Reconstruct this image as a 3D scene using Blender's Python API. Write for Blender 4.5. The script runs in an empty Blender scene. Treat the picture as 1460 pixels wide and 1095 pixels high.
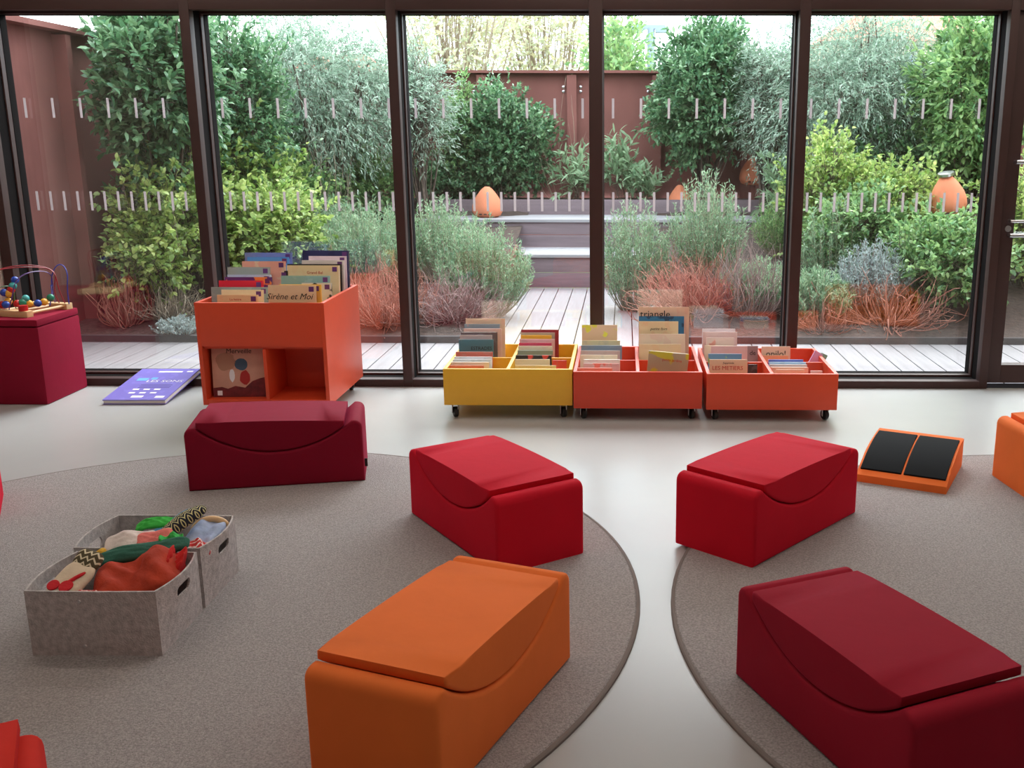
import bpy, bmesh, math, random
import numpy as np
from mathutils import Matrix, Vector

SC = bpy.context.scene
COL = SC.collection
PI = math.pi

# ------------------------------------------------------------------ camera
F_PX, CX, CY = 1440.77, 876.42, 547.5
PITCH, YAW, ROLL, CAM_H = 0.2359, 0.0095, 0.0013, 1.4257
_c, _s = math.cos(YAW), math.sin(YAW)
_F0, _R0, _U0 = Vector((-_s, _c, 0)), Vector((_c, _s, 0)), Vector((0, 0, 1))
_F = _F0 * math.cos(PITCH) - _U0 * math.sin(PITCH)
_U = _F0 * math.sin(PITCH) + _U0 * math.cos(PITCH)
_R = _R0 * math.cos(ROLL) + _U * math.sin(ROLL)
_UP = -_R0 * math.sin(ROLL) + _U * math.cos(ROLL)
cam_data = bpy.data.cameras.new('camera')
cam_data.sensor_width = 36.0
cam_data.lens = F_PX / 1460 * 36
cam_data.shift_x = (730 - CX) / 1460
cam_data.clip_end = 300
cam = bpy.data.objects.new('camera', cam_data)
COL.objects.link(cam)
cam.matrix_world = Matrix(((_R.x, _UP.x, -_F.x, 0), (_R.y, _UP.y, -_F.y, 0), (_R.z, _UP.z, -_F.z, CAM_H), (0, 0, 0, 1)))
SC.camera = cam

def at(px, py, Y):
    """point of the place at depth Y seen at a picture position"""
    d = _F + _R * ((px - CX) / F_PX) - _UP * ((py - CY) / F_PX)
    t = Y / d.y
    return Vector((d.x * t, Y, CAM_H + d.z * t))

# ------------------------------------------------------------------ world, sun, exposure
SKY_STRENGTH = 5.0
SUN_STRENGTH = 6.0
LAMP_STRENGTH = 9.0
world = bpy.data.worlds.new('overcast_sky'); SC.world = world
world.use_nodes = True
wn, wl = world.node_tree.nodes, world.node_tree.links
wn.clear()
wo = wn.new('ShaderNodeOutputWorld'); wb = wn.new('ShaderNodeBackground')
wt = wn.new('ShaderNodeTexCoord'); wz = wn.new('ShaderNodeTexNoise'); wr = wn.new('ShaderNodeValToRGB')
wz.inputs['Scale'].default_value = 3.0; wz.inputs['Detail'].default_value = 5.0
wr.color_ramp.elements[0].position = 0.35; wr.color_ramp.elements[0].color = (0.66, 0.84, 0.97, 1)
wr.color_ramp.elements[1].position = 0.65; wr.color_ramp.elements[1].color = (0.92, 0.97, 1.0, 1)
wl.new(wt.outputs['Generated'], wz.inputs['Vector']); wl.new(wz.outputs['Fac'], wr.inputs['Fac'])
wl.new(wr.outputs['Color'], wb.inputs['Color']); wb.inputs['Strength'].default_value = SKY_STRENGTH
wl.new(wb.outputs['Background'], wo.inputs['Surface'])

sun_d = bpy.data.lights.new('sun', 'SUN'); sun_d.energy = SUN_STRENGTH; sun_d.angle = math.radians(50)
sun_d.color = (1.0, 0.99, 0.98)
sun = bpy.data.objects.new('sun', sun_d); COL.objects.link(sun)
sun.rotation_euler = Vector((-0.25, -0.62, -0.75)).to_track_quat('-Z', 'Y').to_euler()

SC.view_settings.view_transform = 'Standard'
SC.view_settings.look = 'None'
SC.view_settings.gamma = 1.0
SC.view_settings.use_curve_mapping = False
SC.view_settings.exposure = 0.0

# ------------------------------------------------------------------ materials
def srgb(r, g, b):
    f = lambda c: (c / 255 / 12.92) if c / 255 <= 0.04045 else ((c / 255 + 0.055) / 1.055) ** 2.4
    return (f(r), f(g), f(b), 1)

def mat(name, col, rough=0.6, metal=0.0, spec=0.5, vary=0.0, scale=20.0, bump=0.0, bscale=80.0, sheen=0.0, stretch=None, emit=None):
    m = bpy.data.materials.new(name); m.use_nodes = True
    nt = m.node_tree; b = nt.nodes['Principled BSDF']
    b.inputs['Base Color'].default_value = col
    b.inputs['Roughness'].default_value = rough
    b.inputs['Metallic'].default_value = metal
    b.inputs['Specular IOR Level'].default_value = spec
    if sheen:
        b.inputs['Sheen Weight'].default_value = sheen
        b.inputs['Sheen Tint'].default_value = [min(1, c * 1.1 + 0.03 * (i == 2)) for i, c in enumerate(col[:3])] + [1]
        b.inputs['Sheen Roughness'].default_value = 0.45
    if emit:
        b.inputs['Emission Color'].default_value = emit[0]
        b.inputs['Emission Strength'].default_value = emit[1]
    tc = None
    if vary or bump:
        tc = nt.nodes.new('ShaderNodeTexCoord'); mp = nt.nodes.new('ShaderNodeMapping')
        if stretch: mp.inputs['Scale'].default_value = stretch
        nt.links.new(tc.outputs['Object'], mp.inputs['Vector'])
    if vary:
        n = nt.nodes.new('ShaderNodeTexNoise'); n.inputs['Scale'].default_value = scale; n.inputs['Detail'].default_value = 6
        r = nt.nodes.new('ShaderNodeValToRGB')
        r.color_ramp.elements[0].position = 0.3; r.color_ramp.elements[1].position = 0.7
        r.color_ramp.elements[0].color = [max(0, c * (1 - vary)) for c in col[:3]] + [1]
        r.color_ramp.elements[1].color = [min(1, c * (1 + vary)) for c in col[:3]] + [1]
        nt.links.new(mp.outputs['Vector'], n.inputs['Vector']); nt.links.new(n.outputs['Fac'], r.inputs['Fac'])
        nt.links.new(r.outputs['Color'], b.inputs['Base Color'])
    if bump:
        n2 = nt.nodes.new('ShaderNodeTexNoise'); n2.inputs['Scale'].default_value = bscale; n2.inputs['Detail'].default_value = 4
        bp = nt.nodes.new('ShaderNodeBump'); bp.inputs['Strength'].default_value = bump; bp.inputs['Distance'].default_value = 0.01
        nt.links.new(mp.outputs['Vector'], n2.inputs['Vector']); nt.links.new(n2.outputs['Fac'], bp.inputs['Height'])
        nt.links.new(bp.outputs['Normal'], b.inputs['Normal'])
    return m

def leafmat(name, stops, trans=0.35, rough=0.5):
    m = bpy.data.materials.new(name); m.use_nodes = True
    nt = m.node_tree; b = nt.nodes['Principled BSDF']; out = nt.nodes['Material Output']
    g = nt.nodes.new('ShaderNodeNewGeometry'); r = nt.nodes.new('ShaderNodeValToRGB')
    el = r.color_ramp.elements
    el[0].position, el[0].color = 0.0, stops[0]
    el[1].position, el[1].color = 1.0, stops[-1]
    for i, s in enumerate(stops[1:-1]):
        e = el.new((i + 1) / (len(stops) - 1)); e.color = s
    nt.links.new(g.outputs['Random Per Island'], r.inputs['Fac'])
    nt.links.new(r.outputs['Color'], b.inputs['Base Color'])
    b.inputs['Roughness'].default_value = rough
    t = nt.nodes.new('ShaderNodeBsdfTranslucent'); mx = nt.nodes.new('ShaderNodeMixShader')
    mx.inputs['Fac'].default_value = trans
    nt.links.new(r.outputs['Color'], t.inputs['Color'])
    nt.links.new(b.outputs['BSDF'], mx.inputs[1]); nt.links.new(t.outputs['BSDF'], mx.inputs[2])
    nt.links.new(mx.outputs['Shader'], out.inputs['Surface'])
    return m

def glassmat(name):
    m = bpy.data.materials.new(name); m.use_nodes = True
    nt = m.node_tree; nt.nodes.remove(nt.nodes['Principled BSDF']); out = nt.nodes['Material Output']
    tr = nt.nodes.new('ShaderNodeBsdfTransparent'); gl = nt.nodes.new('ShaderNodeBsdfGlossy'); mx = nt.nodes.new('ShaderNodeMixShader')
    tr.inputs['Color'].default_value = (0.985, 0.995, 0.99, 1)
    gl.inputs['Roughness'].default_value = 0.0; gl.inputs['Color'].default_value = (1, 1, 1, 1)
    lw = nt.nodes.new('ShaderNodeLayerWeight'); lw.inputs['Blend'].default_value = 0.5
    rp = nt.nodes.new('ShaderNodeMath'); rp.operation = 'POWER'; rp.inputs[1].default_value = 4.0
    ad = nt.nodes.new('ShaderNodeMath'); ad.operation = 'MULTIPLY_ADD'; ad.inputs[1].default_value = 0.8; ad.inputs[2].default_value = 0.065
    nt.links.new(lw.outputs['Facing'], rp.inputs[0]); nt.links.new(rp.outputs[0], ad.inputs[0])
    nt.links.new(ad.outputs[0], mx.inputs['Fac'])
    nt.links.new(tr.outputs['BSDF'], mx.inputs[1]); nt.links.new(gl.outputs['BSDF'], mx.inputs[2])
    nt.links.new(mx.outputs['Shader'], out.inputs['Surface'])
    return m

M = {}
M['floor'] = mat('pale_resin_floor', srgb(176, 176, 175), rough=0.27, spec=0.32, vary=0.03, scale=2.0)
M['white'] = mat('white_paint', srgb(226, 222, 216), rough=0.85, vary=0.02, scale=3)
M['frame'] = mat('brown_metal', srgb(60, 35, 32), rough=0.55, spec=0.5, vary=0.05, scale=8)
M['gasket'] = mat('black_rubber', srgb(18, 13, 13), rough=0.9, spec=0.1)
M['glass'] = glassmat('window_glass')
M['strip'] = leafmat('frosted_strip', [srgb(214, 206, 208), srgb(214, 206, 208)], 0.6, 0.8)
M['rug'] = mat('grey_felt_rug', srgb(160, 154, 153), rough=0.98, spec=0.1, vary=0.28, scale=160, bump=0.5, bscale=260)
M['rug_edge'] = mat('rug_edge', srgb(126, 117, 113), rough=0.98, spec=0.1)
M['felt'] = mat('grey_felt', srgb(188, 181, 180), rough=0.98, spec=0.1, vary=0.22, scale=60, bump=0.4, bscale=200)
M['corten'] = mat('rusty_steel', srgb(132, 84, 78), rough=0.85, spec=0.2, vary=0.16, scale=2.5)
M['deck'] = mat('grey_deck_wood', srgb(138, 132, 134), rough=0.75, vary=0.09, scale=5, stretch=(8, 0.6, 1))
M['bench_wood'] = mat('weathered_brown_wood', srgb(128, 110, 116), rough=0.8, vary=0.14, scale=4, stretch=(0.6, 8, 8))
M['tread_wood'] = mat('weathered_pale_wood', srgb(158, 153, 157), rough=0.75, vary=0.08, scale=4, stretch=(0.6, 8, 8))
M['soil'] = mat('bark_soil', srgb(78, 62, 56), rough=1.0, vary=0.4, scale=25, bump=1.0, bscale=60)
M['edging'] = mat('slate_edging', srgb(72, 66, 67), rough=0.9, vary=0.15, scale=12)
M['terracotta'] = mat('terracotta', srgb(226, 134, 98), rough=0.85, vary=0.12, scale=6)
M['bark'] = mat('bark', srgb(104, 88, 78), rough=1.0, vary=0.3, scale=30)
M['twig'] = mat('pale_twig', srgb(168, 150, 132), rough=1.0, vary=0.2, scale=30)
M['redtwig'] = mat('reddish_twig', srgb(172, 118, 102), rough=1.0, vary=0.25, scale=20)
M['dry'] = mat('dry_lavender', srgb(150, 126, 122), rough=1.0, vary=0.3, scale=20)
M['black'] = mat('black_plastic', srgb(22, 20, 21), rough=0.4)
M['steel'] = mat('brushed_steel', srgb(190, 190, 192), rough=0.3, metal=1.0)
M['paper'] = mat('page_paper', srgb(232, 226, 216), rough=0.9)
M['wood'] = mat('pale_beech', srgb(226, 186, 136), rough=0.5, vary=0.1, scale=6, stretch=(1, 8, 8))
M['sticker'] = mat('purple_sticker', srgb(104, 52, 118), rough=0.6)
M['ink'] = mat('dark_ink', srgb(44, 34, 32), rough=0.8)
M['redink'] = mat('red_ink', srgb(196, 60, 52), rough=0.8)
M['whiteink'] = mat('white_ink', srgb(238, 236, 240), rough=0.7)
M['grass'] = mat('far_ground', srgb(120, 128, 96), rough=1.0, vary=0.2, scale=2)
LAM = {
 'orange_red': mat('orange_red_laminate', srgb(220, 78, 44), rough=0.42, vary=0.02),
 'red': mat('red_laminate', srgb(214, 70, 44), rough=0.42, vary=0.02),
 'yellow': mat('yellow_laminate', srgb(238, 184, 50), rough=0.42, vary=0.02),
}
def cloth(name, c): return mat(name, srgb(*c), rough=0.75, spec=0.12, sheen=0.6, vary=0.04, scale=6, bump=0.25, bscale=9)
FAB = {
 'burgundy': cloth('burgundy_upholstery', (132, 18, 42)), 'red': cloth('red_upholstery', (202, 22, 44)),
 'orange': cloth('orange_upholstery', (240, 122, 58)), 'wine': cloth('wine_upholstery', (152, 24, 44)),
 'vermilion': cloth('vermilion_upholstery', (208, 48, 34)),
}

# ------------------------------------------------------------------ object helpers
def tag(o, label=None, cat=None, group=None, kind=None):
    if label: o['label'] = label
    if cat: o['category'] = cat
    if group: o['group'] = group
    if kind: o['kind'] = kind
    return o

def empty(name, loc=(0, 0, 0), rz=0.0, parent=None):
    o = bpy.data.objects.new(name, None); COL.objects.link(o)
    o.empty_display_size = 0.1
    o.location = loc; o.rotation_euler = (0, 0, rz)
    if parent: o.parent = parent
    return o

def thing(name, label, cat, loc=(0, 0, 0), rz=0.0, group=None):
    return tag(empty(name, loc, rz), label, cat, group)

def link(name, me, m=None, parent=None, loc=None, rot=None):
    o = bpy.data.objects.new(name, me); COL.objects.link(o)
    if m is not None and not me.materials: me.materials.append(m)
    if parent: o.parent = parent
    if loc is not None: o.location = loc
    if rot is not None: o.rotation_euler = rot
    return o

def bm_obj(name, bm, m, parent=None, loc=None, rot=None, smooth=None):
    me = bpy.data.meshes.new(name)
    bmesh.ops.recalc_face_normals(bm, faces=bm.faces[:])
    bm.to_mesh(me); bm.free()
    if smooth is not None:
        for p in me.polygons: p.use_smooth = True
        me.set_sharp_from_angle(angle=math.radians(smooth))
    return link(name, me, m, parent, loc, rot)

def box_bm(bm, x0, x1, y0, y1, z0, z1, bev=0.0):
    r = bmesh.ops.create_cube(bm, size=1.0)
    vs = r['verts']
    for v in vs:
        v.co = Vector((x0 + (v.co.x + 0.5) * (x1 - x0), y0 + (v.co.y + 0.5) * (y1 - y0), z0 + (v.co.z + 0.5) * (z1 - z0)))
    if bev:
        es = list({e for v in vs for e in v.link_edges})
        bmesh.ops.bevel(bm, geom=es, offset=bev, segments=2, affect='EDGES', profile=0.7)

def box(name, m, x0, x1, y0, y1, z0, z1, parent=None, bev=0.0, loc=None, rot=None):
    bm = bmesh.new(); box_bm(bm, x0, x1, y0, y1, z0, z1, bev)
    return bm_obj(name, bm, m, parent, loc, rot, smooth=40 if bev else None)

def prism_bm(prof, w, bev=0.0, seg=3):
    """profile in x,z extruded along y, centred; the edges around both ends are rounded"""
    bm = bmesh.new()
    vs = [bm.verts.new((x, -w / 2, z)) for x, z in prof]
    f = bm.faces.new(vs)
    r = bmesh.ops.extrude_face_region(bm, geom=[f])
    for v in r['geom']:
        if isinstance(v, bmesh.types.BMVert): v.co.y = w / 2
    if bev:
        bm.edges.ensure_lookup_table()
        es = [e for e in bm.edges if abs(e.verts[0].co.y - e.verts[1].co.y) < 1e-6]
        bmesh.ops.bevel(bm, geom=es, offset=bev, segments=seg, affect='EDGES', profile=0.6, clamp_overlap=True)
    return bm

def lathe_bm(prof, n=24, bm=None, cx=0, cy=0):
    bm = bm or bmesh.new()
    rings = []
    for r, z in prof:
        if r < 1e-5: rings.append([bm.verts.new((cx, cy, z))])
        else: rings.append([bm.verts.new((cx + r * math.cos(2 * PI * i / n), cy + r * math.sin(2 * PI * i / n), z)) for i in range(n)])
    for a, b in zip(rings, rings[1:]):
        for i in range(n):
            j = (i + 1) % n
            if len(a) == 1 and len(b) > 1: bm.faces.new((a[0], b[i], b[j]))
            elif len(b) == 1 and len(a) > 1: bm.faces.new((a[i], a[j], b[0]))
            elif len(a) > 1: bm.faces.new((a[i], a[j], b[j], b[i]))
    return bm

def tube_bm(pts, r, n=8, bm=None):
    bm = bm or bmesh.new()
    pts = [Vector(p) for p in pts]
    rings = []; up = Vector((0.13, 0.31, 0.94)).normalized()
    for i, p in enumerate(pts):
        t = (pts[min(i + 1, len(pts) - 1)] - pts[max(i - 1, 0)]).normalized()
        a = t.cross(up)
        if a.length < 1e-3: a = t.cross(Vector((1, 0, 0)))
        a.normalize(); b = t.cross(a)
        rr = r[i] if isinstance(r, (list, tuple)) else r
        rings.append([bm.verts.new(p + a * rr * math.cos(2 * PI * k / n) + b * rr * math.sin(2 * PI * k / n)) for k in range(n)])
    for u, v in zip(rings, rings[1:]):
        for k in range(n):
            bm.faces.new((u[k], u[(k + 1) % n], v[(k + 1) % n], v[k]))
    bm.faces.new(rings[0][::-1]); bm.faces.new(rings[-1])
    return bm

def np_mesh(name, V, T):
    me = bpy.data.meshes.new(name)
    V = np.asarray(V, np.float32); T = np.asarray(T, np.int32)
    me.vertices.add(len(V)); me.vertices.foreach_set('co', V.ravel())
    me.loops.add(T.size); me.loops.foreach_set('vertex_index', T.ravel())
    me.polygons.add(len(T))
    me.polygons.foreach_set('loop_start', np.arange(0, T.size, 3, dtype=np.int32))
    me.polygons.foreach_set('loop_total', np.full(len(T), 3, np.int32))
    me.update(); me.validate()
    return me

_text_cache = {}
def text_obj(name, s, size, m, parent, loc, rot, shear=0.0, align='CENTER'):
    cu = bpy.data.curves.new('lettering', 'FONT')
    cu.body = s; cu.size = size; cu.extrude = 0.0004; cu.align_x = align; cu.align_y = 'CENTER'; cu.shear = shear
    cu.resolution_u = 2
    tmp = bpy.data.objects.new('lettering_tmp', cu); COL.objects.link(tmp)
    dg = bpy.context.evaluated_depsgraph_get()
    me = bpy.data.meshes.new_from_object(tmp.evaluated_get(dg))
    bpy.data.objects.remove(tmp); bpy.data.curves.remove(cu)
    me.materials.clear()
    return link(name, me, m, parent, loc, rot)

def copy_tree(o, parent=None):
    c = o.copy(); COL.objects.link(c); c.parent = parent
    for ch in list(o.children):
        copy_tree(ch, c)
    return c

# ------------------------------------------------------------------ room shell
WY, GY = 5.84, 6.06            # inner face of the window frames, glass plane
XL, XR, YB, ZC = -5.2, 4.6, -3.4, 2.95
tag(box('floor', M['floor'], XL, XR, YB, WY + 0.02, -0.12, 0.0), kind='structure')
tag(box('ceiling', M['white'], XL, XR, YB, WY + 0.3, ZC, ZC + 0.15), kind='structure')
tag(box('wall_left', M['white'], XL - 0.15, XL, YB, WY + 0.3, -0.12, ZC + 0.15), kind='structure')
tag(box('wall_right', M['white'], XR, XR + 0.15, YB, WY + 0.3, -0.12, ZC + 0.15), kind='structure')
tag(box('wall_back', M['white'], XL - 0.15, XR + 0.15, YB - 0.15, YB, -0.12, ZC + 0.15), kind='structure')
tag(box('wall_front_left', M['white'], XL, -3.63, WY - 0.02, WY + 0.3, 0.0, ZC), kind='structure')
tag(box('wall_front_right', M['white'], 3.2, XR, WY - 0.02, WY + 0.3, 0.0, ZC), kind='structure')
ZT, ZS = 2.124, 0.045
tag(box('trim_1', M['frame'], -3.63, 3.2, WY, WY + 0.26, ZT + 0.06, ZC), kind='structure')

MULL = [(-3.62, -3.56), (-2.4496, -2.3944), (-1.3139, -1.259), (-0.2007, -0.125), (0.9556, 1.0162), (2.1016, 2.15)]
def profile_post(name, x0, x1, z0, z1):
    root = tag(empty(name, ((x0 + x1) / 2, WY, z0)), kind='structure')
    h = z1 - z0; w = (x1 - x0) / 2
    box('front_cap', M['frame'], -w, w, 0, 0.06, 0, h, root, bev=0.004)
    box('groove', M['gasket'], -w + 0.006, w - 0.006, 0.06, 0.155, 0, h, root)
    box('glazing_bead', M['frame'], -w - 0.002, w + 0.002, 0.155, 0.195, 0, h, root, bev=0.003)
    box('gasket', M['gasket'], -w - 0.004, w + 0.004, 0.195, 0.255, 0, h, root)
    return root
for i, (a, b) in enumerate(MULL):
    profile_post('trim_%d' % (i + 2), a, b, 0.0, ZT + 0.06)
for i in range(5):
    x0, x1 = MULL[i][1], MULL[i + 1][0]
    w = tag(empty('window_%d' % (i + 1), ((x0 + x1) / 2, WY, 0)), kind='structure')
    hw = (x1 - x0) / 2
    for nm, za, zb in (('sill', 0.0, ZS), ('head', ZT, ZT + 0.06)):
        box(nm + '_cap', M['frame'], -hw, hw, 0, 0.06, za, zb, w, bev=0.004)
        s = 1 if nm == 'sill' else -1
        a, b = (za, zb - 0.008) if s > 0 else (za + 0.008, zb)
        box(nm + '_groove', M['gasket'], -hw, hw, 0.06, 0.155, a, b, w)
        a, b = (za, zb + 0.004) if s > 0 else (za - 0.004, zb)
        box(nm + '_bead', M['frame'], -hw, hw, 0.155, 0.195, a, b, w, bev=0.003)
        box(nm + '_gasket', M['gasket'], -hw, hw, 0.195, 0.255, a, b, w)
    p = box('pane', M['glass'], -hw, hw, GY - WY, GY - WY + 0.026, ZS, ZT, w)
    if i == 0:
        sb1 = bmesh.new(); box_bm(sb1, -0.007, 0.007, -0.002, 0, -0.056, 0.056)
        sme = bpy.data.meshes.new('marking_strip'); sb1.to_mesh(sme); sb1.free(); sme.materials.append(M['strip'])
    zc1, zc2 = at(700, 154.5, GY).z, at(700, 287.5, GY).z
    for k in range(7): link('marking_strip', sme, None, p, ((k - 3) * 0.1615, GY - WY, zc1))
    for k in range(13): link('marking_strip', sme, None, p, ((k - 6) * 0.0805, GY - WY, zc2))

# glazed door to the right
d = tag(empty('door_1', (2.16, WY + 0.03, 0)), kind='structure')
box('stile', M['frame'], 0.0, 0.075, 0, 0.07, 0.03, ZT - 0.004, d, bev=0.004)
box('stile', M['frame'], 0.92, 1.0, 0, 0.07, 0.03, ZT - 0.004, d, bev=0.004)
box('rail', M['frame'], 0.075, 0.92, 0, 0.07, 0.03, 0.14, d, bev=0.004)
box('rail', M['frame'], 0.075, 0.92, 0, 0.07, ZT - 0.09, ZT - 0.004, d, bev=0.004)
box('door_pane', M['glass'], 0.075, 0.92, 0.03, 0.05, 0.14, ZT - 0.09, d)
for z in (1.314, 0.905):
    bmt = tube_bm([(0.035, -0.05, z), (0.95, -0.05, z)], 0.011, 10)
    tube_bm([(0.045, 0.0, z), (0.045, -0.05, z)], 0.008, 8, bmt); tube_bm([(0.94, 0.0, z), (0.94, -0.05, z)], 0.008, 8, bmt)
    bm_obj('push_bar', bmt, M['steel'], d, smooth=40)
bmt = tube_bm([(0.04, 0, 0.985), (0.04, -0.02, 0.985), (0.04, -0.045, 0.985), (0.065, -0.05, 0.985), (0.14, -0.05, 0.985)], 0.008, 8)
lv = bm_obj('lever_handle', bmt, M['steel'], d, smooth=40)
bm_obj('keyhole_plate', lathe_bm([(0.0, 0), (0.018, 0), (0.018, 0.006), (0, 0.006)], 16), M['steel'], d, (0.04, 0.0, 0.94), (PI / 2, 0, 0), smooth=40)
tag(box('trim_13', M['frame'], 2.15, 3.2, WY, WY + 0.26, ZT - 0.002, ZT + 0.06), kind='structure')
tag(box('trim_8', M['frame'], 3.16, 3.2, WY, WY + 0.2, 0, ZT + 0.06), kind='structure')

# round rugs
def rug(name, label, x, y, r):
    t = thing(name, label, 'rug', (x, y, 0))
    bm_obj('pile', lathe_bm([(0, 0.0), (r - 0.012, 0.0), (r - 0.012, 0.008), (r - 0.016, 0.011), (0, 0.011)], 128), M['rug'], t)
    bm_obj('bound_edge', lathe_bm([(r - 0.012, 0.0), (r, 0.0), (r, 0.007), (r - 0.004, 0.010), (r - 0.012, 0.010)], 128), M['rug_edge'], t)
rug('round_rug', 'large round grey felt rug on the left, under the felt boxes', -1.526, 2.957, 1.58)
rug('round_rug', 'large round grey felt rug on the right, under the black and orange wedge', 1.783, 2.881, 1.634)
RZ = 0.011

# ceiling lamps
lampmat = mat('lamp_diffuser', (1, 0.9, 0.8, 1), rough=0.6, emit=((1.0, 0.88, 0.76, 1), LAMP_STRENGTH))
def ceiling_lamp(x, y, label):
    t = thing('ceiling_lamp', label, 'lamp', (x, y, ZC), 0, 'linear ceiling lamps')
    box('housing', M['white'], -0.85, 0.85, -0.13, 0.13, -0.07, 0.0, t, bev=0.005)
    box('diffuser', lampmat, -0.82, 0.82, -0.10, 0.10, -0.082, -0.07, t)
names = {-2.6: 'left', 0.0: 'middle', 2.6: 'right'}
for yy, rown in ((4.95, 'the row nearest the window'), (3.5, 'the second row from the window'), (1.4, 'the third row from the window')):
    for xx in (-2.6, 0.0, 2.6):
        ceiling_lamp(xx, yy, 'long warm ceiling lamp, %s one of %s' % (names[xx], rown))

# ------------------------------------------------------------------ foam benches
BL, BW, BH = 0.71, 0.345, 0.268
def arc_pts(c, s, zc, n=28, grow=0.0):
    R = (c * c / 4 + s * s) / (2 * s); zo = zc - s + R
    a0 = math.asin(c / 2 / R)
    return [((R + grow) * math.sin(-a0 + 2 * a0 * i / n), zo - (R + grow) * math.cos(-a0 + 2 * a0 * i / n)) for i in range(n + 1)], R, zo

def bench_meshes():
    arc, R, zo = arc_pts(0.625, 0.118, BH)
    rr = 0.03
    prof = [(-BL / 2, 0.0), (BL / 2, 0.0)]
    prof += [(BL / 2 - rr + rr * math.cos(t), BH - rr + rr * math.sin(t)) for t in [PI / 2 * k / 4 for k in range(5)]]
    prof += [(x, z) for x, z in arc[::-1]]
    prof += [(-BL / 2 + rr - rr * math.cos(t), BH - rr + rr * math.sin(t)) for t in [PI / 2 * (4 - k) / 4 for k in range(5)]]
    body = prism_bm(prof, BW, 0.014)
    Rc = R - 0.004; a1 = math.acos((zo - (BH - 0.010)) / Rc)
    ca = [(Rc * math.sin(-a1 + 2 * a1 * i / 28), zo - Rc * math.cos(-a1 + 2 * a1 * i / 28)) for i in range(29)]
    xe = ca[-1][0]
    n = 10
    top = [(xe - 2 * xe * k / n, BH + 0.012 + 0.005 * math.sin(PI * k / n)) for k in range(n + 1)]
    cush = prism_bm(ca + top, BW - 0.004, 0.009)
    mb, mc = bpy.data.meshes.new('bench_body'), bpy.data.meshes.new('bench_cushion')
    for bm, me in ((body, mb), (cush, mc)):
        bmesh.ops.recalc_face_normals(bm, faces=bm.faces[:])
        bm.to_mesh(me); bm.free()
        for p in me.polygons: p.use_smooth = True
        me.set_sharp_from_angle(angle=math.radians(55))
    return mb, mc, R, zo
BODY, CUSH, ARC_R, ARC_Z = bench_meshes()
tb = bmesh.new(); box_bm(tb, -0.001, 0.012, -0.002, 0.002, 0, 0.035)
TAGM = bpy.data.meshes.new('maker_tag'); tb.to_mesh(TAGM); tb.free(); TAGM.materials.append(M['black'])

def bench(label, fab, x, y, ang, tilt=0.0, z=RZ, tagend=0, lift=0.0):
    t = thing('foam_bench', label, 'bench', (x, y, z), ang, 'saddle shaped foam benches')
    b = link('body', BODY.copy(), FAB[fab], t)
    c = link('seat_cushion', CUSH.copy(), FAB[fab], t)
    # the cushion rocks in its cradle about the centre of the arc
    c.matrix_local = Matrix.Translation((0, 0, ARC_Z + lift)) @ Matrix.Rotation(tilt, 4, 'Y') @ Matrix.Translation((0, 0, -ARC_Z))
    if tagend: link('fabric_tag', TAGM, None, t, (tagend * BL / 2 - (0 if tagend > 0 else 0.012), -BW / 2 + 0.05, 0.05))
    return t

def bench_from(corner, ldir, wdir):
    l = Vector(ldir).normalized(); w = Vector((-l.y, l.x))
    if w.dot(Vector(wdir)) < 0: w = -w
    c = Vector(corner) + l * BL / 2 + w * BW / 2
    return c.x, c.y, math.atan2(l.y, l.x)
x, y, a = bench_from((-1.80, 3.947), (0.696, 0.15), (0, 1))
bench('dark burgundy foam bench standing in front of the tall orange book trolley', 'burgundy', x, y, a, 0.035, tagend=1)
x, y, a = bench_from((-0.83, 3.71), (0.416, -0.586), (1, 1))
bench('bright red foam bench on the left rug, just behind the orange bench', 'red', x, y, a, -0.008)
x, y, a = bench_from((0.444, 3.204), (0.44, 0.505), (-1, 1))
bench('bright red foam bench half on the right rug, left of the black wedge', 'red', x, y, a, 0.005)
x, y, a = bench_from((-0.146, 2.583), (-0.30, -0.80), (-1, 0.4))
bench('orange foam bench in the foreground on the edge of the left rug', 'orange', x, y, a, -0.03, tagend=-1)
x, y, a = bench_from((0.304, 2.498), (0.412, -0.911), (1, 0.4))
bench('wine red foam bench in the right foreground on the right rug', 'wine', x, y, a, -0.022)
x, y, a = bench_from((1.606, 4.217), (1, 0.11), (0.11, -1))
bench('orange foam bench cut by the right edge beside the black wedge', 'orange', x, y, a, 0.0)
bench('red foam bench of which only a sliver shows at the far left', 'red', -2.37 - 0.415, 3.60 + 0.0, 0.5, 0.0)
bench('vermilion foam bench cut by the bottom left corner of the picture', 'vermilion', -1.395, 1.476, math.atan2(0.47, 0.88), -0.07, lift=0.004)

# tall burgundy block with a lid, in the left corner by the window
t = thing('storage_stool', 'tall burgundy upholstered stool by the window carrying the bead maze', 'stool', (-3.57, 5.60, 0))
box('body', FAB['burgundy'], -0.38, 0.38, -0.215, 0.215, 0.0, 0.435, t, bev=0.018)
box('lid_cushion', FAB['burgundy'], -0.378, 0.378, -0.213, 0.213, 0.438, 0.478, t, bev=0.014)

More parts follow.
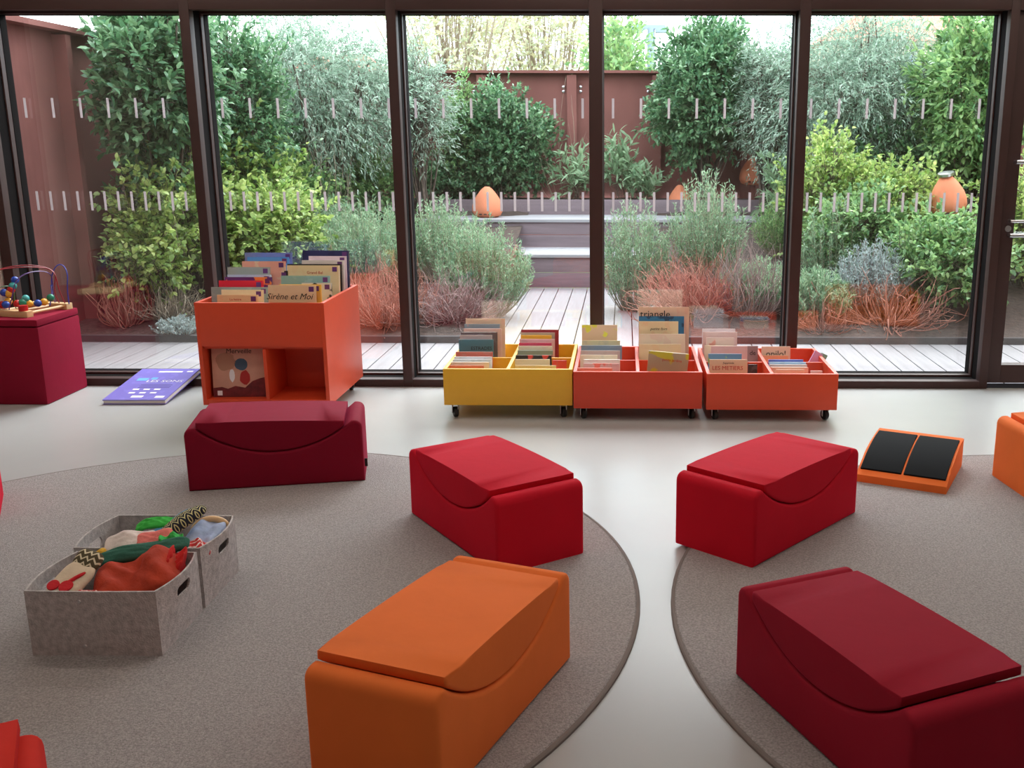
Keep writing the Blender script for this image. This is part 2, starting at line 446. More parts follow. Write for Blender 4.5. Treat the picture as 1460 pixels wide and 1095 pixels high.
# black and orange tactile wedge
t = thing('tactile_wedge', 'orange foam wedge with two curved black panels on the right rug', 'wedge', (1.254, 4.227, RZ), math.atan2(-0.177, 0.36))
wl_, wd_ = 0.375, 0.42
def wz_(u):   # height over the depth 0..1
    return 0.032 + 0.098 * math.sin(min(1, u) * PI / 2) ** 0.8
prof = [(-wd_ / 2, 0.0), (wd_ / 2, 0.0), (wd_ / 2, 0.125)] + [(-wd_ / 2 + wd_ * k / 12, wz_(k / 12)) for k in range(12, -1, -1)]
body = bm_obj('body', prism_bm(prof, wl_, 0.006, 2), FAB['orange'], t, rot=(0, 0, PI / 2), smooth=40)
padm = mat('black_vinyl', srgb(9, 9, 12), rough=0.75, spec=0.08)
for s in (-1, 1):
    u0, u1 = 0.07, 0.87
    pp = [(-wd_ / 2 + wd_ * (u0 + (u1 - u0) * k / 10), wz_(u0 + (u1 - u0) * k / 10) - 0.004) for k in range(11)]
    qq = [(x, z + 0.010) for x, z in pp[::-1]]
    bm_obj('black_panel', prism_bm(pp + qq, wl_ / 2 - 0.015, 0.002, 1), padm, t, loc=(s * (wl_ / 4 - 0.003), 0, 0), rot=(0, 0, PI / 2), smooth=40)

# ------------------------------------------------------------------ book crates on castors
def castor(parent, x, y, h):
    c = empty('castor', (x, y, 0), parent=parent)
    me = lathe_bm([(0.0, -0.012), (0.024, -0.012), (0.028, -0.008), (0.028, 0.008), (0.024, 0.012), (0, 0.012)], 18)
    bm_obj('wheel', me, M['black'], c, (0, 0.006, 0.0285), (0, PI / 2, 0.4), smooth=40)
    b = bmesh.new(); box_bm(b, -0.02, 0.02, -0.02, 0.02, h - 0.006, h); box_bm(b, -0.017, -0.014, -0.012, 0.018, 0.022, h - 0.004); box_bm(b, 0.014, 0.017, -0.012, 0.018, 0.022, h - 0.004)
    bm_obj('fork', b, M['steel'], c)

def low_crate(label, lam, x0, x1, y0, y1, zb, zt):
    w, dp = x1 - x0, y1 - y0; th = 0.018
    t = thing('book_crate', label, 'crate', (x0, y0, 0), 0, 'low wheeled book crates')
    m = LAM[lam]
    box('front_panel', m, 0, w, 0, th, zb, zt, t, bev=0.0015)
    box('back_panel', m, 0, w, dp - th, dp, zb, zt, t, bev=0.0015)
    box('side_panel', m, 0, th, th, dp - th, zb, zt, t, bev=0.0015)
    box('side_panel', m, w - th, w, th, dp - th, zb, zt, t, bev=0.0015)
    box('bottom_panel', m, th, w - th, th, dp - th, zb, zb + 0.016, t)
    box('long_divider', m, w / 2 - th / 2, w / 2 + th / 2, th, dp - th, zb + 0.016, zt - 0.002, t, bev=0.0015)
    yc = dp * 0.50
    box('cross_divider', m, th, w / 2 - th / 2, yc, yc + 0.012, zb + 0.016, zt - 0.012, t)
    box('cross_divider', m, w / 2 + th / 2, w - th, yc, yc + 0.012, zb + 0.016, zt - 0.012, t)
    for cx_ in (0.05, w - 0.05):
        for cy_ in (0.05, dp - 0.05): castor(t, cx_, cy_, zb)
    return t
CR = {'y': (-0.943, -0.270, 5.12, 0.078, 0.272), 'm': (-0.263, 0.406, 5.10, 0.068, 0.264), 'r': (0.428, 1.107, 5.09, 0.066, 0.258)}
low_crate('yellow wheeled book crate, leftmost of the three low crates', 'yellow', CR['y'][0], CR['y'][1], 5.12, 5.80, 0.078, 0.272)
low_crate('red wheeled book crate between the yellow crate and the rightmost crate', 'red', CR['m'][0], CR['m'][1], 5.10, 5.78, 0.068, 0.264)
low_crate('red wheeled book crate, rightmost of the three low crates', 'orange_red', CR['r'][0], CR['r'][1], 5.09, 5.77, 0.066, 0.258)

# tall trolley
TX0, TX1, TY0, TY1, TZ0, TZ1 = -2.215, -1.545, 5.13, 5.815, 0.07, 0.615
t = thing('book_trolley', 'tall orange book trolley with an open niche below, by the left windows', 'trolley', (TX0, TY0, 0))
m = LAM['orange_red']; w, dp, th = TX1 - TX0, TY1 - TY0, 0.02
box('side_panel', m, 0, th, 0, dp, TZ0, TZ1, t, bev=0.0015)
box('side_panel', m, w - th, w, 0, dp, TZ0, TZ1, t, bev=0.0015)
box('front_panel', m, th, w - th, 0.0, th, 0.385, TZ1 - 0.001, t, bev=0.0015)
box('back_panel', m, th, w - th, dp - th, dp, TZ0, TZ1 - 0.001, t, bev=0.0015)
box('tray_shelf', m, th, w - th, th, dp - th, 0.37, 0.386, t)
box('bottom_shelf', m, th, w - th, 0.002, dp - th, TZ0, TZ0 + 0.03, t, bev=0.0015)
box('niche_divider', m, w / 2 - 0.002, w / 2 + 0.016, 0.004, dp - th, TZ0 + 0.03, 0.37, t, bev=0.0015)
box('niche_back', m, th, w - th, 0.30, 0.315, TZ0 + 0.03, 0.37, t)
box('tray_divider', m, w / 2 - 0.009, w / 2 + 0.009, th, dp - th, 0.386, TZ1 - 0.06, t)
for cx_ in (0.06, w - 0.06):
    for cy_ in (0.06, dp - 0.06): castor(t, cx_, cy_, TZ0)

# ------------------------------------------------------------------ books
def bookmat(name, c1, c2, seed, rough=0.45):
    m = bpy.data.materials.new(name); m.use_nodes = True
    nt = m.node_tree; b = nt.nodes['Principled BSDF']; b.inputs['Roughness'].default_value = rough
    tc = nt.nodes.new('ShaderNodeTexCoord'); mp = nt.nodes.new('ShaderNodeMapping')
    mp.inputs['Location'].default_value = (seed * 1.7, seed * 0.9, seed * 2.3)
    n = nt.nodes.new('ShaderNodeTexNoise'); n.inputs['Scale'].default_value = 16; n.inputs['Detail'].default_value = 2
    r = nt.nodes.new('ShaderNodeValToRGB'); e = r.color_ramp.elements
    e[0].position, e[0].color = 0.57, c1; e[1].position, e[1].color = 0.62, c2
    nt.links.new(tc.outputs['Object'], mp.inputs['Vector']); nt.links.new(mp.outputs['Vector'], n.inputs['Vector'])
    nt.links.new(n.outputs['Fac'], r.inputs['Fac']); nt.links.new(r.outputs['Color'], b.inputs['Base Color'])
    return m

_bk = [0]
def book(label, x0, x1, ztop, y_top, zfloor, col, col2=None, th=0.014, lean=0.16, roll=0.0, sticker=None, title=None, group='albums'):
    _bk[0] += 1
    w = abs(x1 - x0); h = max(0.05, (ztop - zfloor) / math.cos(lean))
    cx_ = (x0 + x1) / 2
    yb = y_top - h * math.sin(lean)
    t = thing('picture_book', label, 'book', (cx_, yb, zfloor), 0, group)
    t.rotation_euler = (-lean, roll, 0)
    c2 = col2 or tuple(min(255, int(v * 0.8 + 30)) for v in col)
    lift = lambda c: tuple(min(0.86, v * 1.35) for v in srgb(*c)[:3]) + (1,)
    m = bookmat('cover_%d' % _bk[0], lift(col), lift(c2), _bk[0])
    b = bmesh.new(); ct = 0.0022
    box_bm(b, -w / 2, w / 2, 0, ct, 0, h)
    box_bm(b, -w / 2, w / 2, th - ct, th, 0, h)
    box_bm(b, -w / 2, -w / 2 + ct, ct, th - ct, 0, h)
    bm_obj('cover', b, m, t)
    box('pages', M['paper'], -w / 2 + ct, w / 2 - 0.003, ct, th - ct, 0.003, h - 0.0005, t)
    if sticker:
        s = 0.026
        box('spine_sticker', M['sticker'], w / 2 - s - 0.01, w / 2 - 0.01, -0.0006, 0.0, h - s - 0.008, h - 0.008, t)
    if title:
        for (txt, size, dx, dz, im, sh) in title:
            text_obj('title_lettering', txt, size, M[im], t, (dx, -0.0005, h + dz), (PI / 2, 0, 0), shear=sh)
    return t

def ordn(i): return ['first', 'second', 'third', 'fourth', 'fifth', 'sixth', 'seventh', 'eighth', 'ninth', 'tenth', 'eleventh'][i]

def column(where, lst, off, sc, Ya, Yb, zf, group, **kw):
    """books of one column, listed from the back; picture measures give width and top edge"""
    n = len(lst)
    for i, e in enumerate(lst):
        desc, xl, xr, yt, col = e[:5]; opt = dict(e[5]) if len(e) > 5 else {}
        Y = opt.pop('Y', Ya + (Yb - Ya) * i / max(1, n - 1))
        a = at(off[0] + xl / sc, off[1] + yt / sc, Y); b = at(off[0] + xr / sc, off[1] + yt / sc, Y)
        k = dict(kw); k.update(opt)
        lo, hi = k.pop('lim')
        a.x, b.x = max(a.x, lo), min(b.x, hi)
        book('%s, %s from back %s' % (desc, ordn(i), where), a.x, b.x, a.z, Y, zf, col, group=group, **k)

# yellow crate
O, S_ = (610, 410), 5.473
G = 'albums in the yellow crate'
column('of its left half, yellow crate', [
 ('peach album', 295, 600, 242, (226, 182, 158)),
 ('slate and orange album', 285, 560, 285, (120, 136, 148), {'col2': (226, 120, 92)}),
 ('pale pink album', 280, 575, 320, (224, 178, 172)),
 ('dark cornered board book', 230, 540, 348, (96, 84, 88), {'th': 0.02}),
 ('grey mauve album', 235, 500, 372, (176, 158, 158)),
 ('petrol blue album', 225, 510, 405, (70, 116, 134), {'title': [('ESTRADES', 0.026, 0.03, -0.05, 'ink', 0)]}),
 ], O, S_, 5.74, 5.53, 0.096, G, lim=(-0.923, -0.618), lean=0.12)
column('of the front left bay, yellow crate', [
 ('terracotta board book', 185, 505, 502, (178, 94, 80)),
 ('white album', 165, 500, 540, (206, 206, 206)),
 ('pale blue grey album', 165, 490, 562, (186, 192, 204)),
 ('cream board book', 160, 475, 582, (214, 202, 180), {'th': 0.022}),
 ('brick coloured board book', 155, 435, 608, (190, 110, 94)),
 ], O, S_, 5.42, 5.20, 0.096, G, lim=(-0.923, -0.618), lean=0.12)
column('of its right half, yellow crate', [
 ('maroon album', 720, 1020, 328, (150, 44, 54), {'th': 0.02}),
 ('grey album', 722, 990, 352, (160, 148, 142)),
 ('mustard yellow album', 726, 965, 372, (226, 160, 48)),
 ('mauve pink album', 712, 990, 402, (206, 168, 172)),
 ('crimson edged album', 705, 965, 432, (182, 58, 88)),
 ('cream album', 700, 970, 456, (222, 198, 176)),
 ('grey green album', 690, 975, 490, (128, 146, 146), {'col2': (160, 66, 80)}),
 ], O, S_, 5.74, 5.53, 0.096, G, lim=(-0.595, -0.290), lean=0.12)
column('of the front right bay, yellow crate', [
 ('black album', 685, 965, 528, (36, 32, 34), {'col2': (196, 70, 60)}),
 ('red square booklet', 972, 1082, 568, (196, 64, 52), {'Y': 5.40}),
 ('beige album', 680, 950, 560, (206, 192, 168)),
 ('olive beige album', 680, 1000, 608, (190, 180, 140)),
 ], O, S_, 5.42, 5.22, 0.096, G, lim=(-0.595, -0.290), lean=0.12)
# middle crate
O = (800, 410); G = 'albums in the middle red crate'
column('of its left half, middle crate', [
 ('tall yellow beige album', 160, 438, 292, (212, 186, 160), {'col2': (236, 214, 80)}),
 ('pale olive album', 165, 460, 414, (206, 198, 160)),
 ('blue grey album', 142, 475, 452, (120, 138, 156)),
 ('silver grey album', 140, 460, 492, (168, 164, 166)),
 ], O, S_, 5.72, 5.51, 0.086, G, lim=(-0.243, 0.060), lean=0.12)
column('of the front left bay, middle crate', [
 ('beige album', 148, 440, 526, (208, 196, 176)),
 ('cream board book', 178, 460, 562, (218, 206, 196), {'th': 0.022}),
 ('pinkish grey board book', 175, 455, 592, (196, 176, 178), {'col2': (214, 120, 110)}),
 ('salmon album', 130, 400, 628, (226, 142, 122)),
 ], O, S_, 5.40, 5.18, 0.086, G, lim=(-0.243, 0.060), lean=0.12)
column('of its right half, middle crate', [
 ('tall titled pink album', 595, 1000, 152, (224, 176, 152), {'th': 0.02, 'col2': (218, 168, 146), 'title': [('triangle', 0.058, -0.05, -0.042, 'ink', 0)]}),
 ('blue album', 603, 960, 224, (46, 104, 146), {'col2': (36, 62, 92)}),
 ('beige strawberry album', 598, 915, 264, (222, 192, 158), {'col2': (216, 184, 150), 'title': [('petite faim', 0.022, 0.0, -0.042, 'ink', 0.3)]}),
 ('pale grey edged album', 595, 970, 362, (218, 196, 182), {'col2': (206, 186, 176)}),
 ('sand coloured rounded album', 598, 935, 442, (224, 198, 166), {'col2': (220, 194, 160)}),
 ], O, S_, 5.72, 5.51, 0.086, G, lim=(0.083, 0.386), lean=0.12)
column('leaning in the front right bay, middle crate', [
 ('sage grey flower album', 650, 965, 505, (164, 156, 128), {'roll': 0.09, 'Y': 5.20, 'lean': 0.05, 'col2': (186, 184, 60), 'title': [('petits jardins', 0.02, 0.02, -0.04, 'redink', 0)]}),
 ], O, S_, 5.20, 5.20, 0.086, G, lim=(0.083, 0.386), lean=0.12)
# right crate
O = (990, 410); G = 'albums in the rightmost red crate'
column('of its left half, rightmost crate', [
 ('grey white album', 50, 320, 322, (204, 196, 200)),
 ('pink grey album', 55, 335, 346, (214, 186, 186)),
 ('pale rose album', 95, 310, 392, (222, 190, 184), {'col2': (216, 150, 140)}),
 ('cream lettered album', 80, 300, 452, (220, 206, 182)),
 ('wide pinkish album', 130, 415, 456, (210, 182, 178), {'col2': (206, 178, 174)}),
 ('grey upright album', 415, 497, 456, (140, 122, 124), {'Y': 5.60, 'title': [('de', 0.036, 0.0, -0.04, 'ink', 0)]}),
 ], O, S_, 5.71, 5.50, 0.084, G, lim=(0.448, 0.757), lean=0.12)
column('of the front left bay, rightmost crate', [
 ('blue and green album', 110, 370, 517, (86, 134, 176), {'col2': (120, 168, 92)}),
 ('dark grey album', 420, 492, 600, (52, 46, 48), {'Y': 5.36}),
 ('beige album with red title', 118, 415, 562, (208, 188, 160), {'col2': (202, 180, 152), 'title': [('LES METIERS', 0.03, -0.005, -0.045, 'redink', 0), ('J\'apprends', 0.014, 0.0, -0.018, 'ink', 0)]}),
 ], O, S_, 5.38, 5.18, 0.084, G, lim=(0.448, 0.757), lean=0.12)
column('of its right half, rightmost crate', [
 ('beige album with colourful title', 500, 750, 460, (214, 188, 168), {'col2': (210, 184, 164), 'title': [('onilo!', 0.05, 0.0, -0.042, 'ink', 0)]}),
 ('tan album', 532, 732, 530, (204, 166, 128)),
 ('lilac booklet tipped over', 795, 865, 470, (196, 160, 200), {'roll': 0.5, 'Y': 5.55, 'col2': (224, 200, 214)}),
 ('small green booklet tipped over', 872, 925, 492, (120, 150, 130), {'roll': 0.45, 'Y': 5.57}),
 ], O, S_, 5.62, 5.50, 0.084, G, lim=(0.779, 1.087), lean=0.12)
column('of the front right bay, rightmost crate', [
 ('violet blue album', 580, 850, 562, (98, 110, 176)),
 ('pale blue album', 585, 870, 582, (156, 186, 208)),
 ('grey album', 590, 880, 600, (188, 188, 194)),
 ('salmon board book', 600, 890, 622, (222, 160, 142), {'th': 0.02}),
 ('beige board book', 640, 860, 640, (218, 194, 170)),
 ('small white booklet', 910, 1000, 650, (214, 200, 198), {'Y': 5.30}),
 ], O, S_, 5.40, 5.18, 0.084, G, lim=(0.779, 1.087), lean=0.12)
# tall trolley
O, S_ = (260, 330), 4.057; G = 'albums in the tall orange trolley'
column('of the left row, tall trolley', [
 ('blue grey album with a black arch', 360, 655, 122, (112, 118, 160)),
 ('sky blue album', 375, 655, 148, (70, 134, 196), {'col2': (60, 124, 190)}),
 ('salmon pink album', 345, 605, 172, (222, 148, 132), {'col2': (224, 176, 150)}),
 ('grey green album', 235, 503, 206, (142, 148, 142)),
 ('pale blue white album', 260, 510, 250, (176, 190, 208)),
 ('purple and orange album', 245, 515, 264, (82, 44, 108), {'col2': (226, 130, 64)}),
 ('bright red album', 210, 465, 284, (206, 28, 52), {'col2': (198, 24, 48)}),
 ('wide grey teal album', 160, 495, 322, (126, 138, 138), {'col2': (136, 146, 146)}),
 ('cream album with small drawing', 225, 465, 337, (226, 190, 160), {'col2': (222, 186, 156)}),
 ('beige album with brown title', 200, 435, 366, (220, 182, 140), {'col2': (216, 176, 136), 'title': [('La lettre', 0.018, -0.01, -0.024, 'redink', 0)]}),
 ], O, S_, 5.74, 5.19, 0.388, G, lim=(-2.193, -1.892), lean=0.12, sticker=True)
column('of the right row, tall trolley', [
 ('navy album', 695, 1000, 110, (36, 38, 82), {'th': 0.02, 'col2': (30, 32, 72)}),
 ('white album', 730, 985, 142, (196, 178, 186), {'col2': (190, 170, 180)}),
 ('pale grey album', 690, 975, 166, (210, 200, 196)),
 ('black album', 600, 970, 188, (34, 28, 30), {'col2': (44, 34, 36)}),
 ('beige album with red lettering', 605, 905, 196, (222, 184, 142), {'th': 0.024, 'col2': (218, 180, 138), 'title': [('Grand Bal', 0.022, 0.01, -0.04, 'redink', 0), ('Grande Reine', 0.022, 0.01, -0.064, 'redink', 0)]}),
 ('dark brown album', 515, 610, 228, (46, 32, 28), {'Y': 5.52}),
 ('teal grey album', 570, 850, 256, (120, 156, 156), {'col2': (134, 164, 164)}),
 ('black and white album', 690, 865, 298, (190, 186, 182), {'col2': (40, 38, 40)}),
 ('amber spined album', 560, 800, 306, (232, 164, 62), {'Y': 5.21}),
 ('brush lettered beige album', 495, 770, 310, (224, 182, 146), {'Y': 5.19, 'col2': (220, 178, 142), 'title': [('Sirène et Moi', 0.044, -0.015, -0.06, 'ink', 0.35)]}),
 ], O, S_, 5.74, 5.26, 0.388, G, lim=(-1.868, -1.568), lean=0.12, sticker=True)

# illustrated album in the niche
t = thing('picture_book', 'illustrated pink album with a dark red foot, in the niche of the tall trolley', 'book', (-2.032, 5.19, 0.1), 0, 'album in the trolley niche')
t.rotation_euler = (-0.10, 0.0, 0.06)
cm = mat('illustrated_cover', srgb(206, 156, 136), rough=0.5, vary=0.12, scale=9)
box('cover', cm, -0.147, 0.147, 0, 0.012, 0.0, 0.272, t, bev=0.001)
art = lambda nm, c, pts, e=0.0: None
def flat(name, m, pts, parent, y=-0.0007):
    b = bmesh.new(); vs = [b.verts.new((x, y, z)) for x, z in pts]; f = b.faces.new(vs)
    r = bmesh.ops.extrude_face_region(b, geom=[f])
    for v in r['geom']:
        if isinstance(v, bmesh.types.BMVert): v.co.y = y + 0.0006
    return bm_obj(name, b, m, parent)
def disc(cx_, cz_, rx, rz, n=20, wob=0.0, seed=0):
    rg = random.Random(seed)
    return [(cx_ + rx * (1 + wob * rg.uniform(-1, 1)) * math.cos(2 * PI * k / n), cz_ + rz * (1 + wob * rg.uniform(-1, 1)) * math.sin(2 * PI * k / n)) for k in range(n)]
dk = mat('print_dark_red', srgb(110, 30, 36), rough=0.6, vary=0.4, scale=30)
flat('printed_hill', dk, [(-0.146, 0.001), (0.146, 0.001), (0.146, 0.11), (0.10, 0.10), (0.06, 0.085), (0.02, 0.05), (-0.03, 0.06), (-0.07, 0.045), (-0.10, 0.055), (-0.146, 0.05)], t)
flat('printed_cloud', mat('print_tan', srgb(176, 128, 104), rough=0.6), disc(-0.075, 0.19, 0.05, 0.05, 18, 0.1, 2), t)
flat('printed_ball', mat('print_blue', srgb(66, 88, 110), rough=0.6), disc(0.005, 0.175, 0.034, 0.032, 18, 0.05, 3), t)
flat('printed_figure', mat('print_red', srgb(176, 40, 40), rough=0.6), disc(0.022, 0.105, 0.028, 0.038, 14, 0.12, 4), t, -0.0012)
flat('printed_figure', M['whiteink'], disc(-0.045, 0.115, 0.014, 0.034, 12, 0.1, 5), t)
flat('printed_label', M['whiteink'], [(-0.125, 0.01), (-0.10, 0.01), (-0.10, 0.035), (-0.125, 0.035)], t, -0.0012)
text_obj('title_lettering', 'Merveille', 0.036, M['ink'], t, (-0.005, -0.0006, 0.245), (PI / 2, 0, 0), 0.1)

# big purple book lying against the sill
bx0, bx1 = -2.89, -2.545
t = thing('large_picture_book', 'large purple cardboard picture book lying against the window sill', 'book', ((bx0 + bx1) / 2, 5.40, 0.002))
t.rotation_euler = (math.atan2(0.058, 0.5), 0, 0.02)
bw = (bx1 - bx0) / 2
pc = bookmat('purple_cover', srgb(128, 116, 204), srgb(136, 124, 212), 3, 0.35)
box('cover', pc, -bw, bw, 0, 0.52, 0.022, 0.027, t); box('back_cover', pc, -bw, bw, 0, 0.52, 0, 0.004, t)
box('pages', M['paper'], -bw + 0.004, bw - 0.002, 0.004, 0.516, 0.004, 0.022, t)
def plate(nm, m, x0, x1, y0, y1): box(nm, m, x0, x1, y0, y1, 0.027, 0.0276, t)
lightb = mat('print_sky', srgb(110, 176, 232), rough=0.5); darkv = mat('print_violet', srgb(92, 80, 160), rough=0.5)
plate('printed_arc', M['whiteink'], -0.05, 0.09, 0.455, 0.475); plate('printed_block', lightb, -0.12, -0.06, 0.31, 0.355); plate('printed_block', lightb, -0.045, -0.01, 0.33, 0.365)
plate('printed_mark', M['whiteink'], 0.115, 0.15, 0.46, 0.48); plate('printed_barcode', M['whiteink'], -0.035, 0.03, 0.035, 0.065); plate('printed_mark', M['whiteink'], 0.10, 0.15, 0.03, 0.06)
for k in range(3):
    for j in range(2): plate('printed_mark', M['whiteink'], -0.075 + k * 0.06, -0.04 + k * 0.06, 0.10 + j * 0.055, 0.12 + j * 0.055)
text_obj('title_lettering', 'LES SONS', 0.05, M['whiteink'], t, (0.05, 0.30, 0.0276), (0, 0, 0), 0.0)
for j in range(3): plate('printed_line', darkv, -0.06, 0.12, 0.235 - j * 0.022, 0.243 - j * 0.022)

# ------------------------------------------------------------------ bead maze on the stool
p0 = Vector((-3.275, 5.445, 0.478)); v = Vector((0.075, 0.30, 0)).normalized(); ang = math.atan2(v.y, v.x) - PI / 2
t = thing('bead_maze', 'wooden bead maze toy with coloured wires on the burgundy stool', 'toy', p0, ang)
# local y runs towards the far block, local x to the right
box('end_block', M['wood'], -0.26, 0.0, 0.0, 0.045, 0.0, 0.035, t, bev=0.003)
box('end_block', M['wood'], -0.26, 0.0, 0.285, 0.33, 0.0, 0.035, t, bev=0.003)
for xx in (-0.03, -0.12, -0.23): bm_obj('rod', tube_bm([(xx, 0.04, 0.018), (xx, 0.29, 0.018)], 0.009, 10), M['wood'], t, smooth=50)
wc = {k: mat('wire_' + k, srgb(*c), rough=0.3) for k, c in dict(red=(150, 30, 44), blue=(58, 66, 168), green=(86, 128, 92), violet=(92, 60, 130)).items()}
bc = {k: mat('bead_' + k, srgb(*c), rough=0.25) for k, c in dict(red=(196, 30, 34), blue=(40, 76, 178), green=(46, 140, 112), yellow=(238, 176, 60), teal=(70, 170, 170)).items()}
def loop(c, pts): bm_obj('wire', tube_bm(pts, 0.0032, 6), wc[c], t, smooth=60)
def arcw(c, a, b, h, bulge=(0, 0), wide=0.0, n=22):
    a, b = Vector(a), Vector(b); P = []
    for i in range(n + 1):
        u = i / n; p = a.lerp(b, u); s = math.sin(PI * u)
        p += Vector((bulge[0] * s, bulge[1] * s, h * s ** 0.8)); p += (a - b) * wide * math.sin(2 * PI * u) * s
        P.append(p)
    loop(c, P)
arcw('red', (-0.25, 0.02, 0.03), (-0.02, 0.30, 0.03), 0.235, (-0.02, 0.0), 0.25)
arcw('red', (-0.22, 0.02, 0.03), (-0.06, 0.30, 0.03), 0.225, (-0.03, -0.02), 0.45)
arcw('violet', (-0.14, 0.02, 0.03), (-0.10, 0.31, 0.03), 0.20, (0.03, 0.02), 0.2)
arcw('green', (-0.20, 0.02, 0.03), (-0.17, 0.10, 0.03), 0.13, (0.0, 0.0), 0.4)
loop('blue', [Vector((-0.06 + 0.055 * math.cos(s) + 0.02, 0.30 + 0.02 * math.sin(s), 0.17 + 0.085 * math.sin(s))) for s in [PI * 1.15 - PI * 1.2 * k / 20 for k in range(21)]][::1] + [Vector((0.0, 0.305, 0.10)), Vector((0.0, 0.305, 0.03))])
loop('blue', [Vector((-0.095, 0.29, 0.14)), Vector((-0.075, 0.27, 0.10)), Vector((-0.055, 0.24, 0.07)), Vector((-0.055, 0.22, 0.03))])
def bead(c, x, y, z, r=0.021): bm_obj('bead', lathe_bm([(r * math.sin(PI * k / 8), -r * math.cos(PI * k / 8)) for k in range(9)], 14), bc[c], t, (x, y, z), smooth=80)
for c, x, y, z in (('green', -0.06, 0.24, 0.075), ('yellow', -0.07, 0.20, 0.055), ('blue', -0.085, 0.17, 0.052), ('yellow', -0.105, 0.13, 0.055), ('green', -0.12, 0.10, 0.065), ('teal', -0.115, 0.12, 0.085),
                   ('red', -0.145, 0.09, 0.06), ('blue', -0.165, 0.03, 0.062), ('red', -0.19, 0.03, 0.06), ('yellow', -0.175, 0.06, 0.075), ('green', -0.21, 0.02, 0.058),
                   ('blue', -0.185, 0.05, 0.125), ('yellow', -0.165, 0.06, 0.12), ('red', -0.155, 0.07, 0.14), ('teal', -0.15, 0.08, 0.16), ('blue', -0.15, 0.10, 0.19)):
    bead(c, x, y, z)
bm_obj('bead', lathe_bm([(0, 0), (0.024, 0), (0.024, 0.03), (0, 0.03)], 16), bc['red'], t, (-0.04, 0.02, 0.035), smooth=40)

# ------------------------------------------------------------------ felt boxes and soft toys
def slot_panel_bm(w, h, slot=None, th=0.006, bow=0.0, dip=0.0):
    """upright panel in x,z with an oval handle hole, thickness along y"""
    bm = bmesh.new()
    n = 16
    outer = [(-w / 2 + w * k / n, 0) for k in range(n)] + [(w / 2, h * k / 4) for k in range(4)]
    outer += [(w / 2 - w * k / n, h) for k in range(n)] + [(-w / 2, h - h * k / 4) for k in range(4)]
    loops = [outer]
    if slot:
        sx, sz, r = slot
        loops.append([(sx * (1 if math.cos(a) > 0 else -1) * 0.5 + r * math.cos(a), sz + r * math.sin(a)) for a in [2 * PI * (k + 0.5) / 20 for k in range(20)]])
    es = []
    for lp in loops:
        vs = [bm.verts.new((x, 0, z)) for x, z in lp]
        es += [bm.edges.new((vs[i], vs[(i + 1) % len(vs)])) for i in range(len(vs))]
    bmesh.ops.triangle_fill(bm, use_beauty=True, edges=es)
    fs = bm.faces[:]
    r = bmesh.ops.extrude_face_region(bm, geom=fs)
    for v in r['geom']:
        if isinstance(v, bmesh.types.BMVert): v.co.y += th
    for v in bm.verts:
        u = v.co.x / (w / 2)
        v.co.y += -bow * (1 - u * u) * (v.co.z / h)
        v.co.z -= dip * (1 - u * u) * (v.co.z / h)
    return bm

def felt_box(label, x0, x1, y0, y1, h, rz=0.0):
    w, dp = x1 - x0, y1 - y0
    t = thing('felt_box', label, 'box', ((x0 + x1) / 2, (y0 + y1) / 2, RZ), rz, 'grey felt storage boxes')
    bm_obj('front_panel', slot_panel_bm(w, h, None, bow=0.004), M['felt'], t, (0, -dp / 2, 0))
    bm_obj('back_panel', slot_panel_bm(w, h, None, bow=0.004), M['felt'], t, (0, dp / 2, 0), (0, 0, PI))
    bm_obj('side_panel', slot_panel_bm(dp - 0.0125, h, (0.055, h - 0.05, 0.016), bow=0.022), M['felt'], t, (w / 2, 0, 0), (0, 0, PI / 2))
    bm_obj('side_panel', slot_panel_bm(dp - 0.0125, h, (0.055, h - 0.05, 0.016), bow=0.022), M['felt'], t, (-w / 2, 0, 0), (0, 0, -PI / 2))
    box('bottom_panel', M['felt'], -w / 2 + 0.006, w / 2 - 0.006, -dp / 2 + 0.006, dp / 2 - 0.006, 0.0, 0.006, t)
    for z in (h - 0.03, 0.03):
        bm_obj('rivet', lathe_bm([(0, 0), (0.006, 0), (0.004, 0.003), (0, 0.003)], 10), M['steel'], t, (-0.03, -dp / 2 - 0.003, z), (PI / 2, 0, 0))
    return t
felt_box('grey felt box in front, full of cloth toys, on the left rug', -1.668, -1.300, 2.582, 2.862, 0.196)
felt_box('grey felt box behind, holding a rolled cloth and a wooden ring, on the left rug', -1.690, -1.300, 2.885, 3.165, 0.198)

